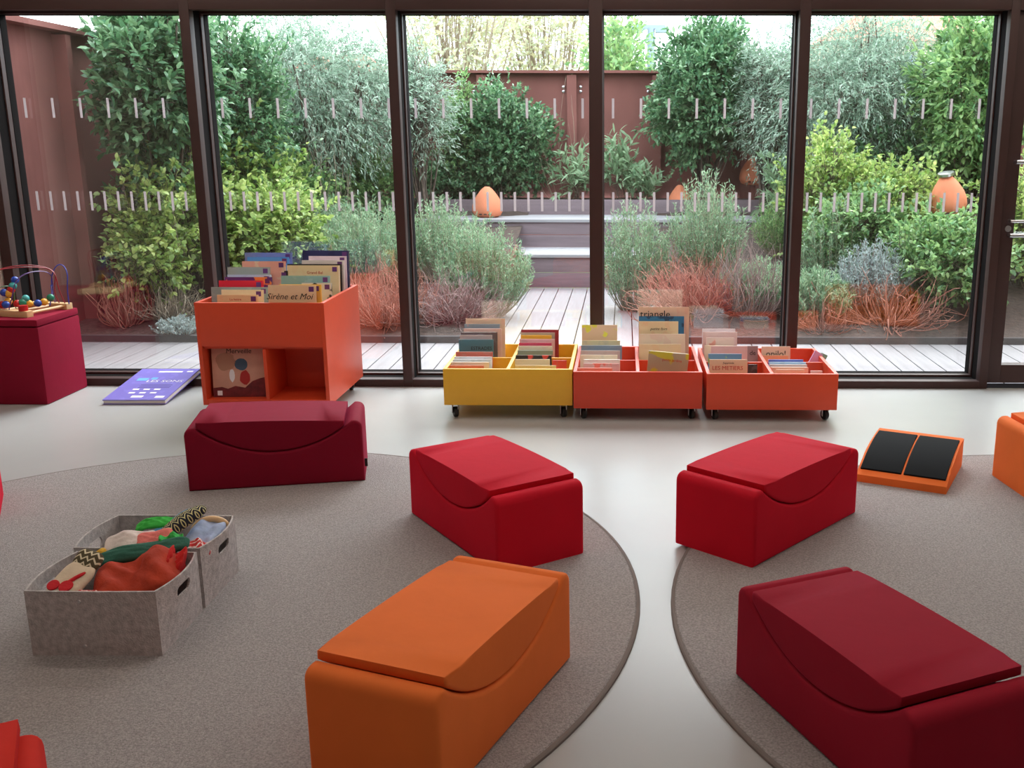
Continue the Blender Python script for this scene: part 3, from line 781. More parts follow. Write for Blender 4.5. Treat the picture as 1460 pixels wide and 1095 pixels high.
def soft(name, label, m, loc, rot, size, seed=0, wr=0.12, n=26, e=0.55, extra=None):
    """a stuffed cloth shape: rounded pad with creases"""
    rg = np.random.default_rng(seed)
    ph = rg.uniform(0, 6.28, (4, 3)); fr = rg.uniform(2, 6, (4, 3))
    bm = bmesh.new(); rows = []
    sp = lambda v, p: math.copysign(abs(v) ** p, v)
    for i in range(n + 1):
        la = -PI / 2 + PI * i / n; row = []
        for j in range(2 * n):
            lo = 2 * PI * j / (2 * n)
            c = Vector((sp(math.cos(la), 0.8) * sp(math.cos(lo), e), sp(math.cos(la), 0.8) * sp(math.sin(lo), e), sp(math.sin(la), 0.9)))
            k = 1 + wr * sum(math.sin(fr[q, 0] * c.x * 2 + ph[q, 0]) * math.sin(fr[q, 1] * c.y * 2 + ph[q, 1]) for q in range(4)) / 2
            p = Vector((c.x * size[0] / 2, c.y * size[1] / 2, c.z * size[2] / 2 * k + size[2] * wr * math.sin(fr[0, 2] * c.x + ph[0, 2])))
            row.append(bm.verts.new(p))
        rows.append(row)
    for a, b in zip(rows, rows[1:]):
        for j in range(2 * n): bm.faces.new((a[j], a[(j + 1) % (2 * n)], b[(j + 1) % (2 * n)], b[j]))
    bmesh.ops.remove_doubles(bm, verts=bm.verts[:], dist=1e-5)
    o = bm_obj(name, bm, m, None, loc, rot, smooth=70)
    return tag(o, label, 'toy', 'cloth toys in the felt boxes')

def zig(name, c1, c2, sc):
    m = bpy.data.materials.new(name); m.use_nodes = True; nt = m.node_tree; b = nt.nodes['Principled BSDF']
    b.inputs['Roughness'].default_value = 0.9
    tc = nt.nodes.new('ShaderNodeTexCoord'); sx = nt.nodes.new('ShaderNodeSeparateXYZ')
    pp = nt.nodes.new('ShaderNodeMath'); pp.operation = 'PINGPONG'; pp.inputs[1].default_value = 0.012
    ad = nt.nodes.new('ShaderNodeMath'); ad.operation = 'ADD'
    ml = nt.nodes.new('ShaderNodeMath'); ml.operation = 'MULTIPLY'; ml.inputs[1].default_value = sc
    sn = nt.nodes.new('ShaderNodeMath'); sn.operation = 'SINE'
    r = nt.nodes.new('ShaderNodeValToRGB'); r.color_ramp.interpolation = 'CONSTANT'
    r.color_ramp.elements[0].color = c1; r.color_ramp.elements[1].position = 0.5; r.color_ramp.elements[1].color = c2
    nt.links.new(tc.outputs['Object'], sx.inputs[0]); nt.links.new(sx.outputs['X'], pp.inputs[0])
    nt.links.new(pp.outputs[0], ad.inputs[0]); nt.links.new(sx.outputs['Y'], ad.inputs[1])
    nt.links.new(ad.outputs[0], ml.inputs[0]); nt.links.new(ml.outputs[0], sn.inputs[0]); nt.links.new(sn.outputs[0], r.inputs[0])
    nt.links.new(r.outputs['Color'], b.inputs['Base Color'])
    return m
def cl(name, c, **k): return mat(name, srgb(*c), rough=0.9, sheen=0.3, vary=k.get('vary', 0.06), scale=k.get('scale', 18), bump=0.4, bscale=40)
zb_, zc_ = RZ + 0.006, RZ + 0.125
filler = cl('dark_cloth', (74, 50, 48), vary=0.4, scale=12)
soft('cloth_toy', 'dark crumpled cloth at the bottom of the front felt box', filler, (-1.485, 2.72, zb_ + 0.05), (0, 0, 0), (0.31, 0.24, 0.09), 1, 0.1)
soft('cloth_toy', 'dark crumpled cloth at the bottom of the rear felt box', filler, (-1.495, 3.02, zb_ + 0.05), (0, 0, 0), (0.31, 0.24, 0.09), 2, 0.1)
soft('cloth_cushion', 'rust red cloth cushion slumped in the front felt box', cl('rust_cloth', (176, 56, 28), vary=0.15), (-1.42, 2.72, zc_ + 0.04), (0.25, -0.25, 0.35), (0.24, 0.21, 0.08), 3, 0.22)
soft('cloth_toy', 'bright red satin bag at the right side of the front felt box', cl('red_satin', (206, 36, 30)), (-1.345, 2.79, zc_ + 0.05), (0.3, 0.5, 0.3), (0.07, 0.11, 0.10), 4, 0.2)
soft('cloth_toy', 'dark green felt strip lying across the front felt box', cl('green_felt', (48, 104, 88)), (-1.455, 2.835, zc_ + 0.082), (0.5, -0.12, 0.22), (0.28, 0.06, 0.035), 5, 0.12)
soft('cloth_toy', 'white and pink cloth puppet between the two felt boxes', cl('white_cloth', (226, 212, 206)), (-1.515, 2.895, zc_ + 0.085), (0.45, 0, 0.3), (0.15, 0.09, 0.045), 6, 0.14)
soft('cloth_toy', 'salmon pink cloth flap beside the white puppet', cl('pink_cloth', (234, 126, 118)), (-1.445, 2.905, zc_ + 0.092), (0.5, -0.1, 0.3), (0.11, 0.07, 0.03), 7, 0.14)
soft('cloth_toy', 'small yellow cloth toy at the left of the dark green strip', cl('yellow_cloth', (224, 176, 56)), (-1.578, 2.85, zc_ + 0.062), (0.4, 0, 0.6), (0.055, 0.05, 0.035), 8, 0.1)
pup = soft('cloth_puppet', 'cream cloth puppet with red cherries and a zigzag collar, front felt box', cl('cream_cloth', (224, 206, 180)), (-1.583, 2.668, zc_ + 0.062), (0.5, 0.15, -0.3), (0.10, 0.13, 0.035), 9, 0.06)
def patch(nm, m, loc, size, parent, seed, rot=(0, 0, 0)):
    bm = lathe_bm([(0, 0.0), (1, 0.0), (0.95, 0.5), (0, 1.0)], 18)
    for vv in bm.verts: vv.co = Vector((vv.co.x * size[0] / 2, vv.co.y * size[1] / 2, vv.co.z * size[2]))
    return bm_obj(nm, bm, m, parent, loc, rot, smooth=60)
redf = cl('cherry_red', (206, 34, 44))
patch('red_cherry', redf, (-0.022, -0.036, 0.017), (0.035, 0.035, 0.008), pup, 1); patch('red_cherry', redf, (0.016, -0.028, 0.018), (0.04, 0.04, 0.008), pup, 2)
patch('red_stalk', redf, (0.022, 0.004, 0.018), (0.012, 0.06, 0.007), pup, 3, (0, 0, -0.5))
col_ = soft('collar_tmp', 'x', zig('zigzag_cloth', srgb(86, 76, 52), srgb(226, 214, 184), 330), (0, 0.075, 0.004), (0.15, 0, 0), (0.085, 0.06, 0.03), 10, 0.05)
col_.name = 'zigzag_collar'; col_.parent = pup
for k_ in ('label', 'category', 'group'): del col_[k_]
soft('cloth_toy', 'red and white checked cloth corner at the front of the front felt box', zig('checked_cloth', srgb(196, 40, 40), srgb(232, 210, 204), 520), (-1.515, 2.62, zc_ + 0.035), (0.4, 0.1, 0.5), (0.06, 0.05, 0.03), 11, 0.1)
soft('cloth_roll', 'rolled cloth book with black and yellow zigzag pattern across the rear felt box', zig('zigzag_roll', srgb(40, 44, 60), srgb(230, 224, 170), 620), (-1.395, 2.985, zc_ + 0.118), (0, -0.42, 0.75), (0.17, 0.045, 0.045), 12, 0.05)
soft('cloth_toy', 'turquoise blue cloth sheet under the zigzag roll', cl('turquoise_cloth', (92, 164, 206)), (-1.43, 3.0, zc_ + 0.098), (0.2, -0.38, 0.75), (0.20, 0.06, 0.035), 13, 0.08)
soft('cloth_toy', 'violet cloth edge at the left of the turquoise sheet', cl('violet_cloth', (128, 82, 150)), (-1.50, 2.965, zc_ + 0.075), (0.2, -0.1, 0.4), (0.11, 0.05, 0.03), 14, 0.1)
soft('ribbon', 'bright green satin ribbon on top of the rear felt box', cl('green_satin', (62, 186, 72)), (-1.48, 3.0, zc_ + 0.105), (0.3, -0.15, 0.2), (0.13, 0.05, 0.022), 15, 0.45)
soft('ribbon', 'bright green crumpled ribbon on the end of the dark green strip', cl('green_satin_2', (60, 180, 84)), (-1.385, 2.885, zc_ + 0.105), (0.2, -0.1, 0.4), (0.07, 0.04, 0.02), 16, 0.4)
soft('cloth_toy', 'pale blue striped cloth at the right of the rear felt box', cl('paleblue_cloth', (170, 184, 214), vary=0.2), (-1.355, 3.04, zc_ + 0.045), (0.2, 0.1, 0), (0.11, 0.18, 0.06), 17, 0.12)
soft('cloth_toy', 'red and white printed cloth at the right edge of the rear felt box', zig('red_print', srgb(206, 56, 56), srgb(232, 214, 210), 300), (-1.335, 2.945, zc_ + 0.045), (0.1, 0.3, 0.5), (0.08, 0.08, 0.05), 18, 0.14)
rp = []
for k in range(15):
    a = PI * k / 14
    rp.append((-1.355 + 0.05 * math.cos(a), 3.10 + 0.02 * math.cos(a), zc_ + 0.04 + 0.045 * math.sin(a)))
tag(bm_obj('wooden_ring', tube_bm(rp, 0.011, 12), M['wood'], smooth=60), 'pale wooden ring handle standing in the rear felt box', 'toy', 'cloth toys in the felt boxes')

# ------------------------------------------------------------------ the garden: deck, steps, walls
deck = tag(empty('deck', (0, 0, 0)), kind='structure')
BWD = 0.143
def board_mesh(nm, x, y0, y1):
    b = bmesh.new(); box_bm(b, -x / 2, x / 2, y0, y1, -0.028, -0.003, 0.002)
    me = bpy.data.meshes.new(nm); b.to_mesh(me); b.free(); me.materials.append(M['deck']); return me
short_b, long_b = board_mesh('short_board', BWD - 0.008, 6.1, 7.2), board_mesh('long_board', BWD - 0.008, 6.1, 10.05)
k = 0
x = -4.3
while x < 5.0:
    link('deck_board', long_b if -1.05 < x < 0.28 else short_b, None, deck, (x, 0, 0)); x += BWD
tag(box('deck_base', M['gasket'], -4.5, 5.0, 6.1, 10.05, -0.09, -0.03), kind='structure')

# planting beds: sloping soil behind a low slate edge
def soil_bed(name, x0, x1, y0, y1, z0, z1, nx=30, ny=30, seed=0):
    rg = np.random.default_rng(seed)
    V = []; T = []
    for j in range(ny + 1):
        for i in range(nx + 1):
            u, w_ = i / nx, j / ny
            V.append((x0 + (x1 - x0) * u, y0 + (y1 - y0) * w_, z0 + (z1 - z0) * w_ + rg.uniform(-0.015, 0.015)))
    for j in range(ny):
        for i in range(nx):
            a = j * (nx + 1) + i; T += [(a, a + 1, a + nx + 2), (a, a + nx + 2, a + nx + 1)]
    return tag(link(name, np_mesh(name, V, T), M['soil']), kind='structure')
soil_bed('soil_left', -4.2, -1.08, 7.22, 12.25, 0.03, 0.75, seed=1)
soil_bed('soil_right', 0.36, 5.2, 7.22, 12.25, 0.03, 0.75, seed=2)
soil_bed('soil_back', -2.2, 1.6, 11.58, 12.25, 0.76, 0.76, seed=3)
tag(box('trim_9', M['edging'], -4.1, -1.05, 7.2, 7.24, -0.02, 0.045), kind='structure')
tag(box('trim_10', M['edging'], 0.33, 5.2, 7.2, 7.24, -0.02, 0.045), kind='structure')
for k_, xk in ((11, -1.07), (12, 0.35)):
    kb = prism_bm([(7.24, -0.02), (10.05, -0.02), (10.05, 0.43), (7.24, 0.055)], 0.03)
    tag(bm_obj('trim_%d' % k_, kb, M['corten'], None, (xk, 0, 0), (0, 0, PI / 2)), kind='structure')

st = thing('wooden_steps', 'broad weathered wooden steps at the end of the deck', 'steps', (-0.3, 10.05, 0))
def brd(nm, m, x0, x1, y0, y1, z0, z1): box(nm, m, x0, x1, y0 - 10.05, y1 - 10.05, z0, z1, st, bev=0.003)
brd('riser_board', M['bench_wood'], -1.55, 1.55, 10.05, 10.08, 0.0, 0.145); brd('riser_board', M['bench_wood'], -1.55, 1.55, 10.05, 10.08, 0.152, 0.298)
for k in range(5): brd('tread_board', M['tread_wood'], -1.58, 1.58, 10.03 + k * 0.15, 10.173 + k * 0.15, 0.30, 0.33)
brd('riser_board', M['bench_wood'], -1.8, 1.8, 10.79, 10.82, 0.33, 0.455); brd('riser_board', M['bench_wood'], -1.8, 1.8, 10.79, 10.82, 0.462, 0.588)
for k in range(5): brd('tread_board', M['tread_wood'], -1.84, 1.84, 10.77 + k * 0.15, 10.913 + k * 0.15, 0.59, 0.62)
brd('riser_board', M['bench_wood'], -1.84, 1.84, 11.52, 11.56, 0.62, 0.785)

# rusty steel retaining walls
wv = thing('garden_wall', 'rusty steel retaining wall behind the garden with bolted posts', 'wall', (0, 12.3, 0))
xs = [-4.3, -2.72, -1.67, -0.62, 0.37, 1.42, 2.47, 3.52, 5.3]
for a, b in zip(xs, xs[1:]): box('steel_panel', M['corten'], a + 0.004, b - 0.004, 0.0, 0.02, -0.1, 2.19, wv)
for xx in xs[1:-1]:
    box('post', M['corten'], xx - 0.055, xx + 0.055, -0.10, -0.09, -0.1, 2.17, wv); box('post_web', M['corten'], xx - 0.006, xx + 0.006, -0.09, 0.0, -0.1, 2.17, wv)
    for dx in (-0.1, 0.1):
        for z in (2.04, 1.99): bm_obj('bolt', lathe_bm([(0, 0), (0.017, 0), (0.017, 0.014), (0, 0.018)], 8), M['steel'], wv, (xx + dx, 0.0, z), (PI / 2, 0, 0))
box('wall_cap', M['corten'], -4.3, 5.3, -0.13, 0.10, 2.19, 2.22, wv)
wv = thing('garden_wall', 'rusty steel side wall left of the garden with pale coping', 'wall', (-4.15, 6.1, 0))
for k in range(4): box('steel_panel', M['corten'], -0.02, 0.0, k * 1.55 + 0.003, (k + 1) * 1.55 - 0.003, -0.1, 2.19, wv)
for k in range(5): box('post', M['corten'], 0.0, 0.10, k * 1.52 + 0.03, k * 1.52 + 0.10, -0.1, 2.17, wv)
box('wall_cap', M['corten'], -0.1, 0.12, 0.0, 6.2, 2.19, 2.23, wv)
wv = thing('garden_wall', 'rusty steel side wall right of the garden', 'wall', (5.25, 6.1, 0))
for k in range(4): box('steel_panel', M['corten'], 0.0, 0.02, k * 1.55 + 0.003, (k + 1) * 1.55 - 0.003, -0.1, 2.19, wv)
box('wall_cap', M['corten'], -0.1, 0.1, 0.0, 6.2, 2.19, 2.23, wv)
tag(box('far_ground', M['grass'], -60, 60, 12.4, 90, -0.4, -0.1), kind='structure')

# terracotta garden lights
def lantern(label, p, r, h, tilt=(0, 0, 0), stake=0.0, cap=False):
    t = thing('terracotta_lantern', label, 'lantern', p, 0, 'terracotta garden lanterns'); t.rotation_euler = tilt
    pr = [(0.0, 0), (r * 0.62, 0.0), (r * 0.86, h * 0.06), (r, h * 0.2), (r * 0.99, h * 0.36), (r * 0.88, h * 0.55), (r * 0.62, h * 0.76), (r * 0.34, h * 0.93), (r * 0.14, h), (0, h * 1.005)]
    bd = bm_obj('clay_body', lathe_bm(pr, 28), M['terracotta'], t, smooth=50)
    bmh = bmesh.new()
    for k in range(3): box_bm(bmh, -0.02 + k * 0.05 - 0.05, 0.01 + k * 0.05 - 0.05, -r * 0.97, -r * 0.9, h * 0.10, h * 0.14)
    bm_obj('vent_slot', bmh, M['soil'], t)
    if stake: bm_obj('stake', tube_bm([(0, 0, -stake), (0, 0, 0.02)], 0.035, 10), M['corten'], t)
    if cap:
        bm_obj('metal_cap', lathe_bm([(0, h), (r * 0.45, h * 0.98), (r * 0.45, h * 1.05), (0, h * 1.08)], 20), M['steel'], t, smooth=40)
lantern('terracotta lantern standing on the upper wooden step', (-1.49, 11.1, 0.62), 0.166, 0.325)
lantern('terracotta lantern on a stake before the laurel, right of the steps', (1.47, 11.85, 0.94), 0.155, 0.31, stake=0.25)
lantern('terracotta lantern tip showing just above the back of the steps', (0.63, 11.75, 0.64), 0.14, 0.30)
lantern('terracotta lantern half hidden in shrubs, second window from the left', (-2.88, 11.6, 0.83), 0.16, 0.32, (0.1, 0.15, 0), stake=0.3)
lantern('terracotta lantern low in the shrubs beside the left mullion', (-3.42, 9.0, 0.66), 0.16, 0.32, (0.0, 0.5, 0), stake=0.4)
lantern('tilted terracotta lantern with metal cap in the right window', (2.72, 8.6, 0.84), 0.15, 0.33, (0.15, -0.2, 0), stake=0.5, cap=True)

# ------------------------------------------------------------------ plants
def nrm(a): return a / np.maximum(1e-9, np.linalg.norm(a, axis=1, keepdims=True))

def leaf_geo(B, D, L, W, rg, fine=False, fold=0.18):
    n = len(B)
    L = L * rg.uniform(0.65, 1.2, (n, 1)); W = W * rg.uniform(0.75, 1.15, (n, 1))
    D = nrm(D)
    S = nrm(np.cross(D, np.array([0, 0, 1.0]) + rg.normal(0, 0.5, (n, 3))))
    N = nrm(np.cross(S, D))
    tip = B + D * L - N * L * 0.12
    if not fine:
        V = np.stack([B, B + D * L * 0.45 + S * W / 2 + N * W * fold, tip, B + D * L * 0.45 - S * W / 2 + N * W * fold], 1).reshape(-1, 3)
        o = (np.arange(n) * 4)[:, None, None]; T = (np.array([[0, 1, 2], [0, 2, 3]])[None] + o).reshape(-1, 3)
    else:
        a, b = B + D * L * 0.28, B + D * L * 0.68 - N * L * 0.03
        V = np.stack([B, a + S * W / 2 + N * W * fold, b + S * W * 0.42 + N * W * fold, tip, b - S * W * 0.42 + N * W * fold, a - S * W / 2 + N * W * fold], 1).reshape(-1, 3)
        o = (np.arange(n) * 6)[:, None, None]; T = (np.array([[0, 1, 5], [1, 2, 5], [5, 2, 4], [2, 3, 4]])[None] + o).reshape(-1, 3)
    return V, T

def tubes_geo(A, Bp, Cp, r0, r1, seg=5):
    """many thin three sided stems along quadratic curves A-B-C"""
    n = len(A); u = np.linspace(0, 1, seg + 1)[None, :, None]
    P = (1 - u) ** 2 * A[:, None] + 2 * u * (1 - u) * Bp[:, None] + u ** 2 * Cp[:, None]
    t = nrm((Cp - A)); s = nrm(np.cross(t, np.array([0.3, 0.5, 0.81]))); q = np.cross(t, s)
    r0 = np.broadcast_to(np.asarray(r0, float).reshape(-1, 1, 1), (n, 1, 1)); r1 = np.broadcast_to(np.asarray(r1, float).reshape(-1, 1, 1), (n, 1, 1))
    rad = r0 * (1 - u) + r1 * u
    R3 = [P + rad * (math.cos(2 * PI * k / 3) * s[:, None] + math.sin(2 * PI * k / 3) * q[:, None]) for k in range(3)]
    V = np.stack(R3, 2).reshape(n, (seg + 1) * 3, 3)
    T = []
    for i in range(seg):
        for k in range(3):
            a, b = i * 3 + k, i * 3 + (k + 1) % 3
            T += [(a, b, b + 3), (a, b + 3, a + 3)]
    T = np.array(T)[None] + (np.arange(n) * (seg + 1) * 3)[:, None, None]
    return V.reshape(-1, 3), T.reshape(-1, 3)

LM = {
 'olive': leafmat('olive_leaf', [srgb(118, 148, 124), srgb(166, 190, 168), srgb(204, 218, 202), srgb(146, 176, 152)], 0.4),
 'laurel': leafmat('laurel_leaf', [srgb(66, 106, 72), srgb(98, 142, 96), srgb(148, 180, 136), srgb(88, 134, 104)], 0.4, 0.3),
 'yellow': leafmat('yellow_green_leaf', [srgb(122, 158, 78), srgb(164, 190, 104), srgb(208, 218, 136), srgb(138, 172, 106)], 0.5, 0.4),
 'mid': leafmat('mid_green_leaf', [srgb(92, 136, 84), srgb(138, 174, 112), srgb(176, 204, 136), srgb(112, 156, 112)], 0.45, 0.35),
 'rosemary': leafmat('rosemary_leaf', [srgb(106, 144, 108), srgb(150, 182, 142), srgb(192, 212, 176), srgb(126, 164, 138)], 0.35),
 'silver': leafmat('silver_leaf', [srgb(160, 176, 172), srgb(194, 206, 202), srgb(170, 178, 182)], 0.3),
 'autumn': leafmat('autumn_leaf', [srgb(222, 224, 198), srgb(228, 218, 180), srgb(206, 216, 186), srgb(226, 216, 204)], 0.5),
 'sage': leafmat('buddleia_leaf', [srgb(142, 172, 134), srgb(174, 198, 160), srgb(122, 156, 118)], 0.4),
}
NLEAF = [0]
DENSE = 1.4
def plant(name, label, cat, base, crown, radii, twigs, per, L, W, lm, seed, twl=0.2, up=0.3, out=0.7, spread=0.5, fine=False, stems=6, stem_r=0.016, droop=0.0, shell=0.55, twig_mat='bark', group=None):
    """a woody plant: stems from the base into the crown, twigs ending in leaves"""
    twigs = int(twigs * DENSE)
    rg = np.random.default_rng(seed)
    base = np.array(base, float); c = np.array(crown, float); rad = np.array(radii, float)
    t = thing(name, label, cat, tuple(base), 0, group)
    d = nrm(rg.normal(size=(twigs, 3)))
    rr = (shell + (1 - shell) * rg.uniform(0, 1, (twigs, 1))) * rg.uniform(0.55, 1, (twigs, 1)) ** 0.4
    # uneven outline: lobes
    lob = 1 + 0.22 * np.sin(d[:, :1] * 5 + seed) * np.sin(d[:, 2:] * 6 + seed * 2) + 0.12 * np.sin(d[:, 1:2] * 9 + seed)
    P = c + d * rad * rr * lob
    if base[1] < 12.3:
        P[:, 0] = np.clip(P[:, 0], -3.88, 5.0); P[:, 1] = np.clip(P[:, 1], 6.7, 11.95)
    TD = nrm(d * out + np.array([0, 0, up]) + rg.normal(0, 0.45, (twigs, 3)))
    tl = twl * rg.uniform(0.6, 1.3, (twigs, 1))
    u = rg.uniform(0.05, 1, (twigs, per, 1))
    B = (P[:, None] + TD[:, None] * tl[:, None] * u - np.array([0, 0, 1.0]) * droop * tl[:, None] * u ** 2).reshape(-1, 3)
    D = (TD[:, None] * 0.8 + rg.normal(0, spread, (twigs, per, 3)) - np.array([0, 0, droop])).reshape(-1, 3)
    if base[1] < 12.3:
        ok = (B[:, 0] > -3.95) & (B[:, 1] < 12.13) & (B[:, 1] > 6.3); B, D = B[ok], D[ok]
    V, T = leaf_geo(B, D, L, W, rg, fine)
    NLEAF[0] += len(T)
    f = link('foliage', np_mesh('foliage', V - base, T), LM[lm], t); f['kind'] = 'stuff'
    # stems
    k = min(stems * 5, twigs); idx = rg.choice(twigs, k, replace=False)
    A = base + rg.normal(0, 0.04, (k, 3)) * np.array([1, 1, 0]); C = P[idx]
    mid = (A + C) / 2 + rg.normal(0, 0.10, (k, 3)) * rad.mean() + np.array([0, 0, 0.15]) * rad[2]
    r0 = np.where(np.arange(k) < stems, stem_r, stem_r * 0.4)
    V1, T1 = tubes_geo(A, mid, C, r0, stem_r * 0.2, 7)
    k2 = min(twigs, 900)
    V2, T2 = tubes_geo(P[:k2] - TD[:k2] * tl[:k2] * 0.4, P[:k2], P[:k2] + TD[:k2] * tl[:k2] * 0.95 - np.array([0, 0, 1.0]) * droop * tl[:k2] * 0.8, 0.003, 0.0012, 3)
    b = link('branches', np_mesh('branches', np.vstack([V1, V2]) - base, np.vstack([T1, T2 + len(V1)])), M[twig_mat], t); b['kind'] = 'stuff'
    return t

def wispy(name, label, cat, base, n, h, spread, L, W, lm, seed, per=26, stem='twig', lean=(0, 0), group=None, r=0.002, dead=0.25, bend=0.2):
    """an aromatic shrub of many upright stems set with needle leaves; bare stems low down"""
    rg = np.random.default_rng(seed); base = np.array(base, float)
    t = thing(name, label, cat, tuple(base), 0, group)
    a = rg.uniform(0, 2 * PI, n); q = rg.uniform(0, 1, n) ** 0.6
    A = base + np.stack([np.cos(a) * q * spread * 0.35, np.sin(a) * q * spread * 0.35, 0 * a], 1)
    hh = h * (1 - 0.45 * q ** 2) * rg.uniform(0.7, 1.08, n)
    C = base + np.stack([np.cos(a) * q * spread + lean[0] * hh, np.sin(a) * q * spread + lean[1] * hh, hh], 1)
    Bm = (A + C) / 2 + np.stack([np.cos(a) * q * spread * bend, np.sin(a) * q * spread * bend, -hh * 0.05], 1) + rg.normal(0, 0.02, (n, 3))
    if not per: Bm = Bm + rg.normal(0, spread * 0.3, (n, 3)); C = C + rg.normal(0, spread * 0.18, (n, 3))
    V1, T1 = tubes_geo(A, Bm, C, r * 1.6, r * 0.6, 6)
    b = link('stems', np_mesh('stems', V1 - base, T1), M[stem], t); b['kind'] = 'stuff'
    if per:
        u = (dead + (1 - dead) * rg.uniform(0, 1, (n, per, 1)) ** 0.8)
        P = (1 - u) ** 2 * A[:, None] + 2 * u * (1 - u) * Bm[:, None] + u ** 2 * C[:, None]
        TD = nrm(C - Bm)[:, None]
        D = (TD * 0.9 + rg.normal(0, 0.5, (n, per, 3)))
        V, T = leaf_geo(P.reshape(-1, 3), D.reshape(-1, 3), L, W, rg)
        NLEAF[0] += len(T)
        f = link('foliage', np_mesh('foliage', V - base, T), LM[lm], t); f['kind'] = 'stuff'
    return t

def zsoil(x, y):
    if -2.2 < x < 1.6 and y > 11.5: return 0.75
    if (x < -1.08 or x > 0.36): return 0.03 + (y - 7.22) / 5.03 * 0.72
    return 0.0
def spot(px, py_top, Y, py_bot=None):
    p = at(px, py_top, Y); return p.x, Y, p.z

def bushp(name, label, cat, px, pyt, wpx, Y, zb=None, depth=None, **k):
    """crown from picture extents: centre px, top row, width in picture, distance"""
    p = at(px, pyt, Y); zb_ = zsoil(p.x, Y) - 0.02 if zb is None else zb
    rx = wpx / 2 * Y / F_PX * 1.02
    low = k.pop('low', 0.1)
    zc0 = zb_ + (p.z - zb_) * low
    cz = (p.z + zc0) / 2; rz = (p.z - zc0) / 2
    bx = k.pop('bx', p.x)
    return plant(name, label, cat, (bx, Y, zb_), (p.x, Y, cz), (rx, depth or min(rx, 0.9), rz), **k)

# tall trees and shrubs at the back
bushp('laurel_tree', 'tall dark laurel in the left window beside the rusty side wall', 'tree', 205, -10, 150, 8.0, low=0.42, twigs=900, per=9, L=0.085, W=0.035, lm='laurel', seed=11, fine=True, stem_r=0.03)
bushp('olive_tree', 'large silvery olive tree filling the second window from the left', 'tree', 425, 5, 320, 10.6, low=0.28, twigs=2600, per=12, L=0.06, W=0.012, lm='olive', seed=12, twl=0.32, up=0.1, droop=0.5, spread=0.45, stem_r=0.045, stems=8, shell=0.3, depth=1.1)
bushp('laurel_tree', 'mid green leafy tree behind the mullion of the left window', 'tree', 325, 30, 130, 9.2, low=0.3, twigs=1100, per=9, L=0.058, W=0.022, lm='laurel', seed=13, fine=True, stem_r=0.03)
bushp('viburnum_shrub', 'round dense green shrub behind the steps, centre window', 'shrub', 708, 125, 160, 11.95, low=0.05, twigs=1900, per=9, L=0.055, W=0.026, lm='laurel', seed=14, twl=0.14, fine=True, depth=0.5, shell=0.4)
bushp('viburnum_shrub', 'slim green shrub left of the round shrub, centre window', 'shrub', 655, 112, 50, 11.9, low=0.1, twigs=420, per=8, L=0.055, W=0.024, lm='mid', seed=15, twl=0.14, depth=0.3, shell=0.3)
bushp('laurel_tree', 'tall laurel tree behind the steps, fourth window from the left', 'tree', 1012, 28, 152, 11.7, low=0.22, twigs=2600, per=9, L=0.07, W=0.03, lm='laurel', seed=16, twl=0.17, fine=True, stem_r=0.03, depth=0.6, shell=0.4)
bushp('olive_tree', 'slender olive tree beside the fourth mullion', 'tree', 1105, 40, 95, 11.2, low=0.25, twigs=1000, per=11, L=0.055, W=0.011, lm='olive', seed=17, twl=0.26, up=0.2, droop=0.3, stem_r=0.025, shell=0.3)
bushp('olive_tree', 'large silvery olive tree filling the right window', 'tree', 1235, 0, 260, 10.7, low=0.25, twigs=2600, per=12, L=0.06, W=0.012, lm='olive', seed=18, twl=0.32, up=0.15, droop=0.4, spread=0.45, stem_r=0.04, stems=8, shell=0.3, depth=1.0)
bushp('laurel_tree', 'leafy green tree at the right edge of the right window', 'tree', 1395, 20, 130, 9.8, low=0.3, twigs=1300, per=9, L=0.08, W=0.032, lm='mid', seed=19, fine=True, stem_r=0.03, depth=0.7)
bushp('olive_tree', 'olive branch reaching in at the left of the centre window', 'tree', 592, 60, 70, 10.9, low=0.35, twigs=420, per=11, L=0.06, W=0.012, lm='olive', seed=20, twl=0.3, droop=0.2, stem_r=0.02, shell=0.3)
# yellow green layer
bushp('honeysuckle_shrub', 'yellow green shrub low in the left window', 'shrub', 240, 225, 150, 8.0, low=0.15, twigs=520, per=9, L=0.055, W=0.034, lm='yellow', seed=21, up=0.35, fine=True, shell=0.3, depth=0.6)
bushp('honeysuckle_shrub', 'lime green shrub beside the mullion, second window', 'shrub', 345, 190, 130, 9.2, low=0.15, twigs=620, per=9, L=0.055, W=0.034, lm='yellow', seed=22, up=0.4, fine=True, shell=0.3, depth=0.6)
bushp('evergreen_shrub', 'dark bluish shrub above the yellow green shrub, left window', 'shrub', 225, 160, 125, 8.4, low=0.35, twigs=480, per=9, L=0.06, W=0.026, lm='laurel', seed=23, fine=True, shell=0.3, depth=0.5)
bushp('evergreen_shrub', 'mid green shrub around the lantern, second window', 'shrub', 500, 215, 150, 11.0, low=0.1, twigs=620, per=9, L=0.06, W=0.03, lm='mid', seed=24, fine=True, shell=0.3, depth=0.5)
bushp('evergreen_shrub', 'green shrub under the olive, middle of the second window', 'shrub', 415, 230, 130, 9.9, low=0.1, twigs=560, per=9, L=0.055, W=0.03, lm='mid', seed=25, fine=True, shell=0.3, depth=0.5)
bushp('evergreen_shrub', 'dark green undergrowth left of the terracotta lantern on the steps', 'shrub', 640, 235, 90, 11.9, low=0.0, twigs=380, per=9, L=0.06, W=0.026, lm='laurel', seed=26, fine=True, shell=0.3, depth=0.3)
bushp('honeysuckle_shrub', 'yellow green bush in the left half of the right window', 'shrub', 1185, 190, 110, 9.2, low=0.1, twigs=560, per=9, L=0.05, W=0.03, lm='yellow', seed=27, up=0.5, fine=True, shell=0.3, depth=0.5)
